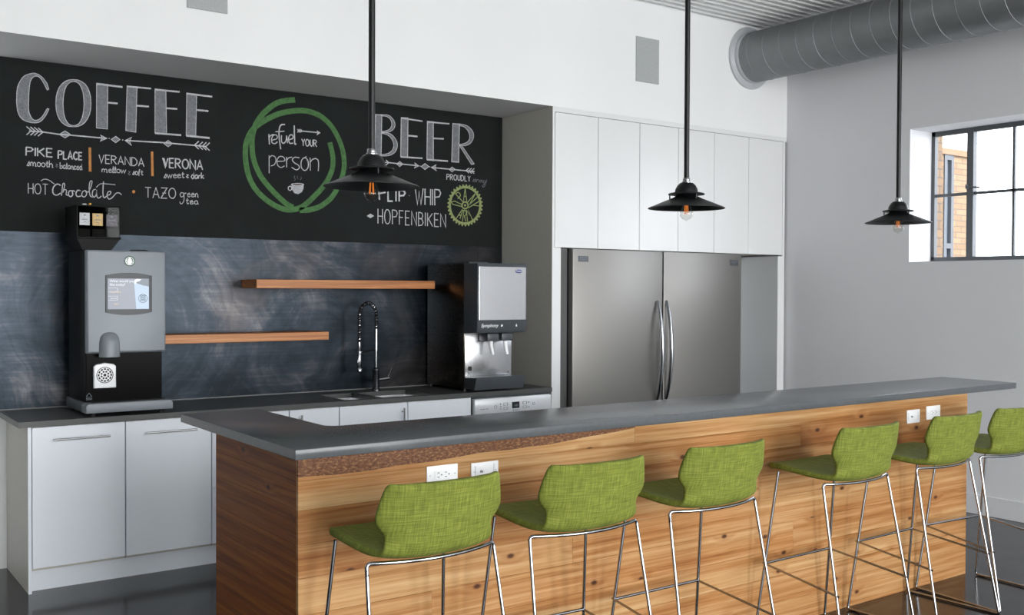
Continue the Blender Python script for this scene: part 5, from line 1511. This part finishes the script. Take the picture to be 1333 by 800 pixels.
# ================================================================== STOOLS
def make_stool():
    r_ = root('bar_stool', (0, 0, 0), '', 'bar stool', 'green bar stools along the bar')
    # upholstered shell: one surface from the seat front up to the top of the back
    prof = [(.232, .784, .150, .0), (.222, .798, .196, .002), (.19, .804, .218, .004), (.14, .803, .228, .008), (.07, .796, .231, .012), (.0, .788, .229, .015),
            (-.06, .780, .222, .018), (-.112, .776, .213, .022), (-.152, .780, .205, .028), (-.178, .796, .200, .036), (-.190, .824, .197, .044),
            (-.196, .852, .197, .049), (-.201, .874, .208, .053), (-.205, .896, .227, .056), (-.209, .914, .234, .057), (-.217, .952, .226, .057), (-.226, .990, .216, .055), (-.232, 1.010, .209, .054), (-.235, 1.021, .198, .053)]
    n = 16
    P = []
    for i, (y, z, w, c) in enumerate(prof):
        row = []
        a, d = prof[max(i - 1, 0)], prof[min(i + 1, len(prof) - 1)]
        ty, tz = d[0] - a[0], d[1] - a[1]
        L = math.hypot(ty, tz)
        ny, nz = tz / L, -ty / L        # towards the sitter
        if nz < 0:
            ny, nz = -ny, -nz
        if i > 11:
            ny, nz = 1.0, .03
        for j in range(n + 1):
            t = -1 + 2 * j / n
            k = abs(t) ** 2.1 * c
            row.append((w * math.sin(t * 1.25) / math.sin(1.25), y + ny * k, z + nz * k))
        P.append(row)
    b = MB()
    b.grid(P)
    uv = b.bm.loops.layers.uv.new('UVMap')
    b.bm.verts.ensure_lookup_table()
    b.bm.verts.index_update()
    cum = [0]
    for p, q in zip(prof, prof[1:]):
        cum.append(cum[-1] + math.hypot(q[0] - p[0], q[1] - p[1]))
    for f in b.bm.faces:
        for l in f.loops:
            i, j = divmod(l.vert.index, n + 1)
            l[uv].uv = (P[i][j][0] + .3, cum[i])
    sh = b.build('seat_shell', M['fabric'], r_, 80, normals=False)
    md = sh.modifiers.new('thick', 'SOLIDIFY')
    md.thickness = .026
    md.offset = 0.0
    md.use_rim = True
    sd = sh.modifiers.new('smooth', 'SUBSURF')
    sd.levels = sd.render_levels = 2
    # chrome wire frame
    wf_, wr_, tf_, tr_ = .263, .273, .214, .240
    df_, dr_ = .24, .263
    tfy, tfz, tyr, trz = .150, .772, -.116, .768
    R_ = .0065
    zf = .0075
    for s in (-1, 1):
        ft_, fb = Vector((s * tf_, tfy, tfz)), Vector((s * wf_, df_, zf))
        rb, rtp = Vector((s * wr_, -dr_, zf)), Vector((s * tr_, tyr, trz))
        MB().tube([ft_ + (ft_ - fb) * .018, ft_, fb + (ft_ - fb) * .02], R_, 10).build('front_leg', M['chrome'], r_, 60)
        MB().tube([rtp - (rtp - rb) * .012, rb + (rtp - rb) * .02], R_, 10).build('rear_leg', M['chrome'], r_, 60)
        MB().tube(rounded([fb + (ft_ - fb) * .035, fb, rb, rb + (rtp - rb) * .035], .025), R_, 10).build('sled_runner', M['chrome'], r_, 60)
        k1 = (.353 - zf) / (tfz - zf)
        k2 = (.30 - zf) / (trz - zf)
        p, q = fb.lerp(ft_, k1), rb.lerp(rtp, k2)
        MB().tube([p + Vector((0, .012, 0)), q - Vector((0, .012, 0))], .0052, 8).build('side_rail', M['chrome'], r_, 60)
        b = MB()
        for t in (.08, .92):
            c = fb.lerp(rb, t)
            b.tube([c - Vector((0, .018, .0022)), c + Vector((0, .018, -.0022))], .0052, 8)
        b.build('glide', M['rubber'], r_, 60)
    k1 = (.353 - zf) / (tfz - zf)
    xa = wf_ + (tf_ - wf_) * k1
    ya = df_ + (tfy - df_) * k1
    MB().tube([(-xa, ya, .353), (xa, ya, .353)], .0062, 10).build('footrest', M['chrome'], r_, 60)
    arc = []
    for k in range(15):
        t = -1 + 2 * k / 14
        arc.append((tr_ * t, tyr - .048 * (1 - t * t), trz - .004 * (1 - t * t)))
    lo = Vector((-tr_, tyr, trz)) + (Vector((-wr_, -dr_, zf)) - Vector((-tr_, tyr, trz))) * .05
    hi = Vector((tr_, tyr, trz)) + (Vector((wr_, -dr_, zf)) - Vector((tr_, tyr, trz))) * .05
    MB().tube(rounded([lo, *arc, hi], .022), R_, 10).build('rear_bar', M['chrome'], r_, 60)
    return r_


st = make_stool()
spots = [(.697, -2.892, .015, 'green bar stool nearest the bark-edged bar corner, in front of two outlets'),
         (1.327, -2.907, -.032, 'green bar stool second from the bark-edged bar corner'),
         (2.002, -2.886, -.003, 'green bar stool third from the bark-edged corner, before the widest gap'),
         (2.947, -2.863, .016, 'green bar stool after the widest gap, fourth from the bark-edged corner'),
         (3.662, -2.851, .026, 'green bar stool in front of the two plates near the far bar end'),
         (4.255, -2.86, -.074, 'green bar stool at the far end of the bar, cut by the picture edge')]
for i, (x, y, a, lb) in enumerate(spots):
    o = st if i == 0 else copy_tree(st)
    o.location = (x, y, 0)
    o.rotation_euler = (0, 0, a)
    o['label'] = lb
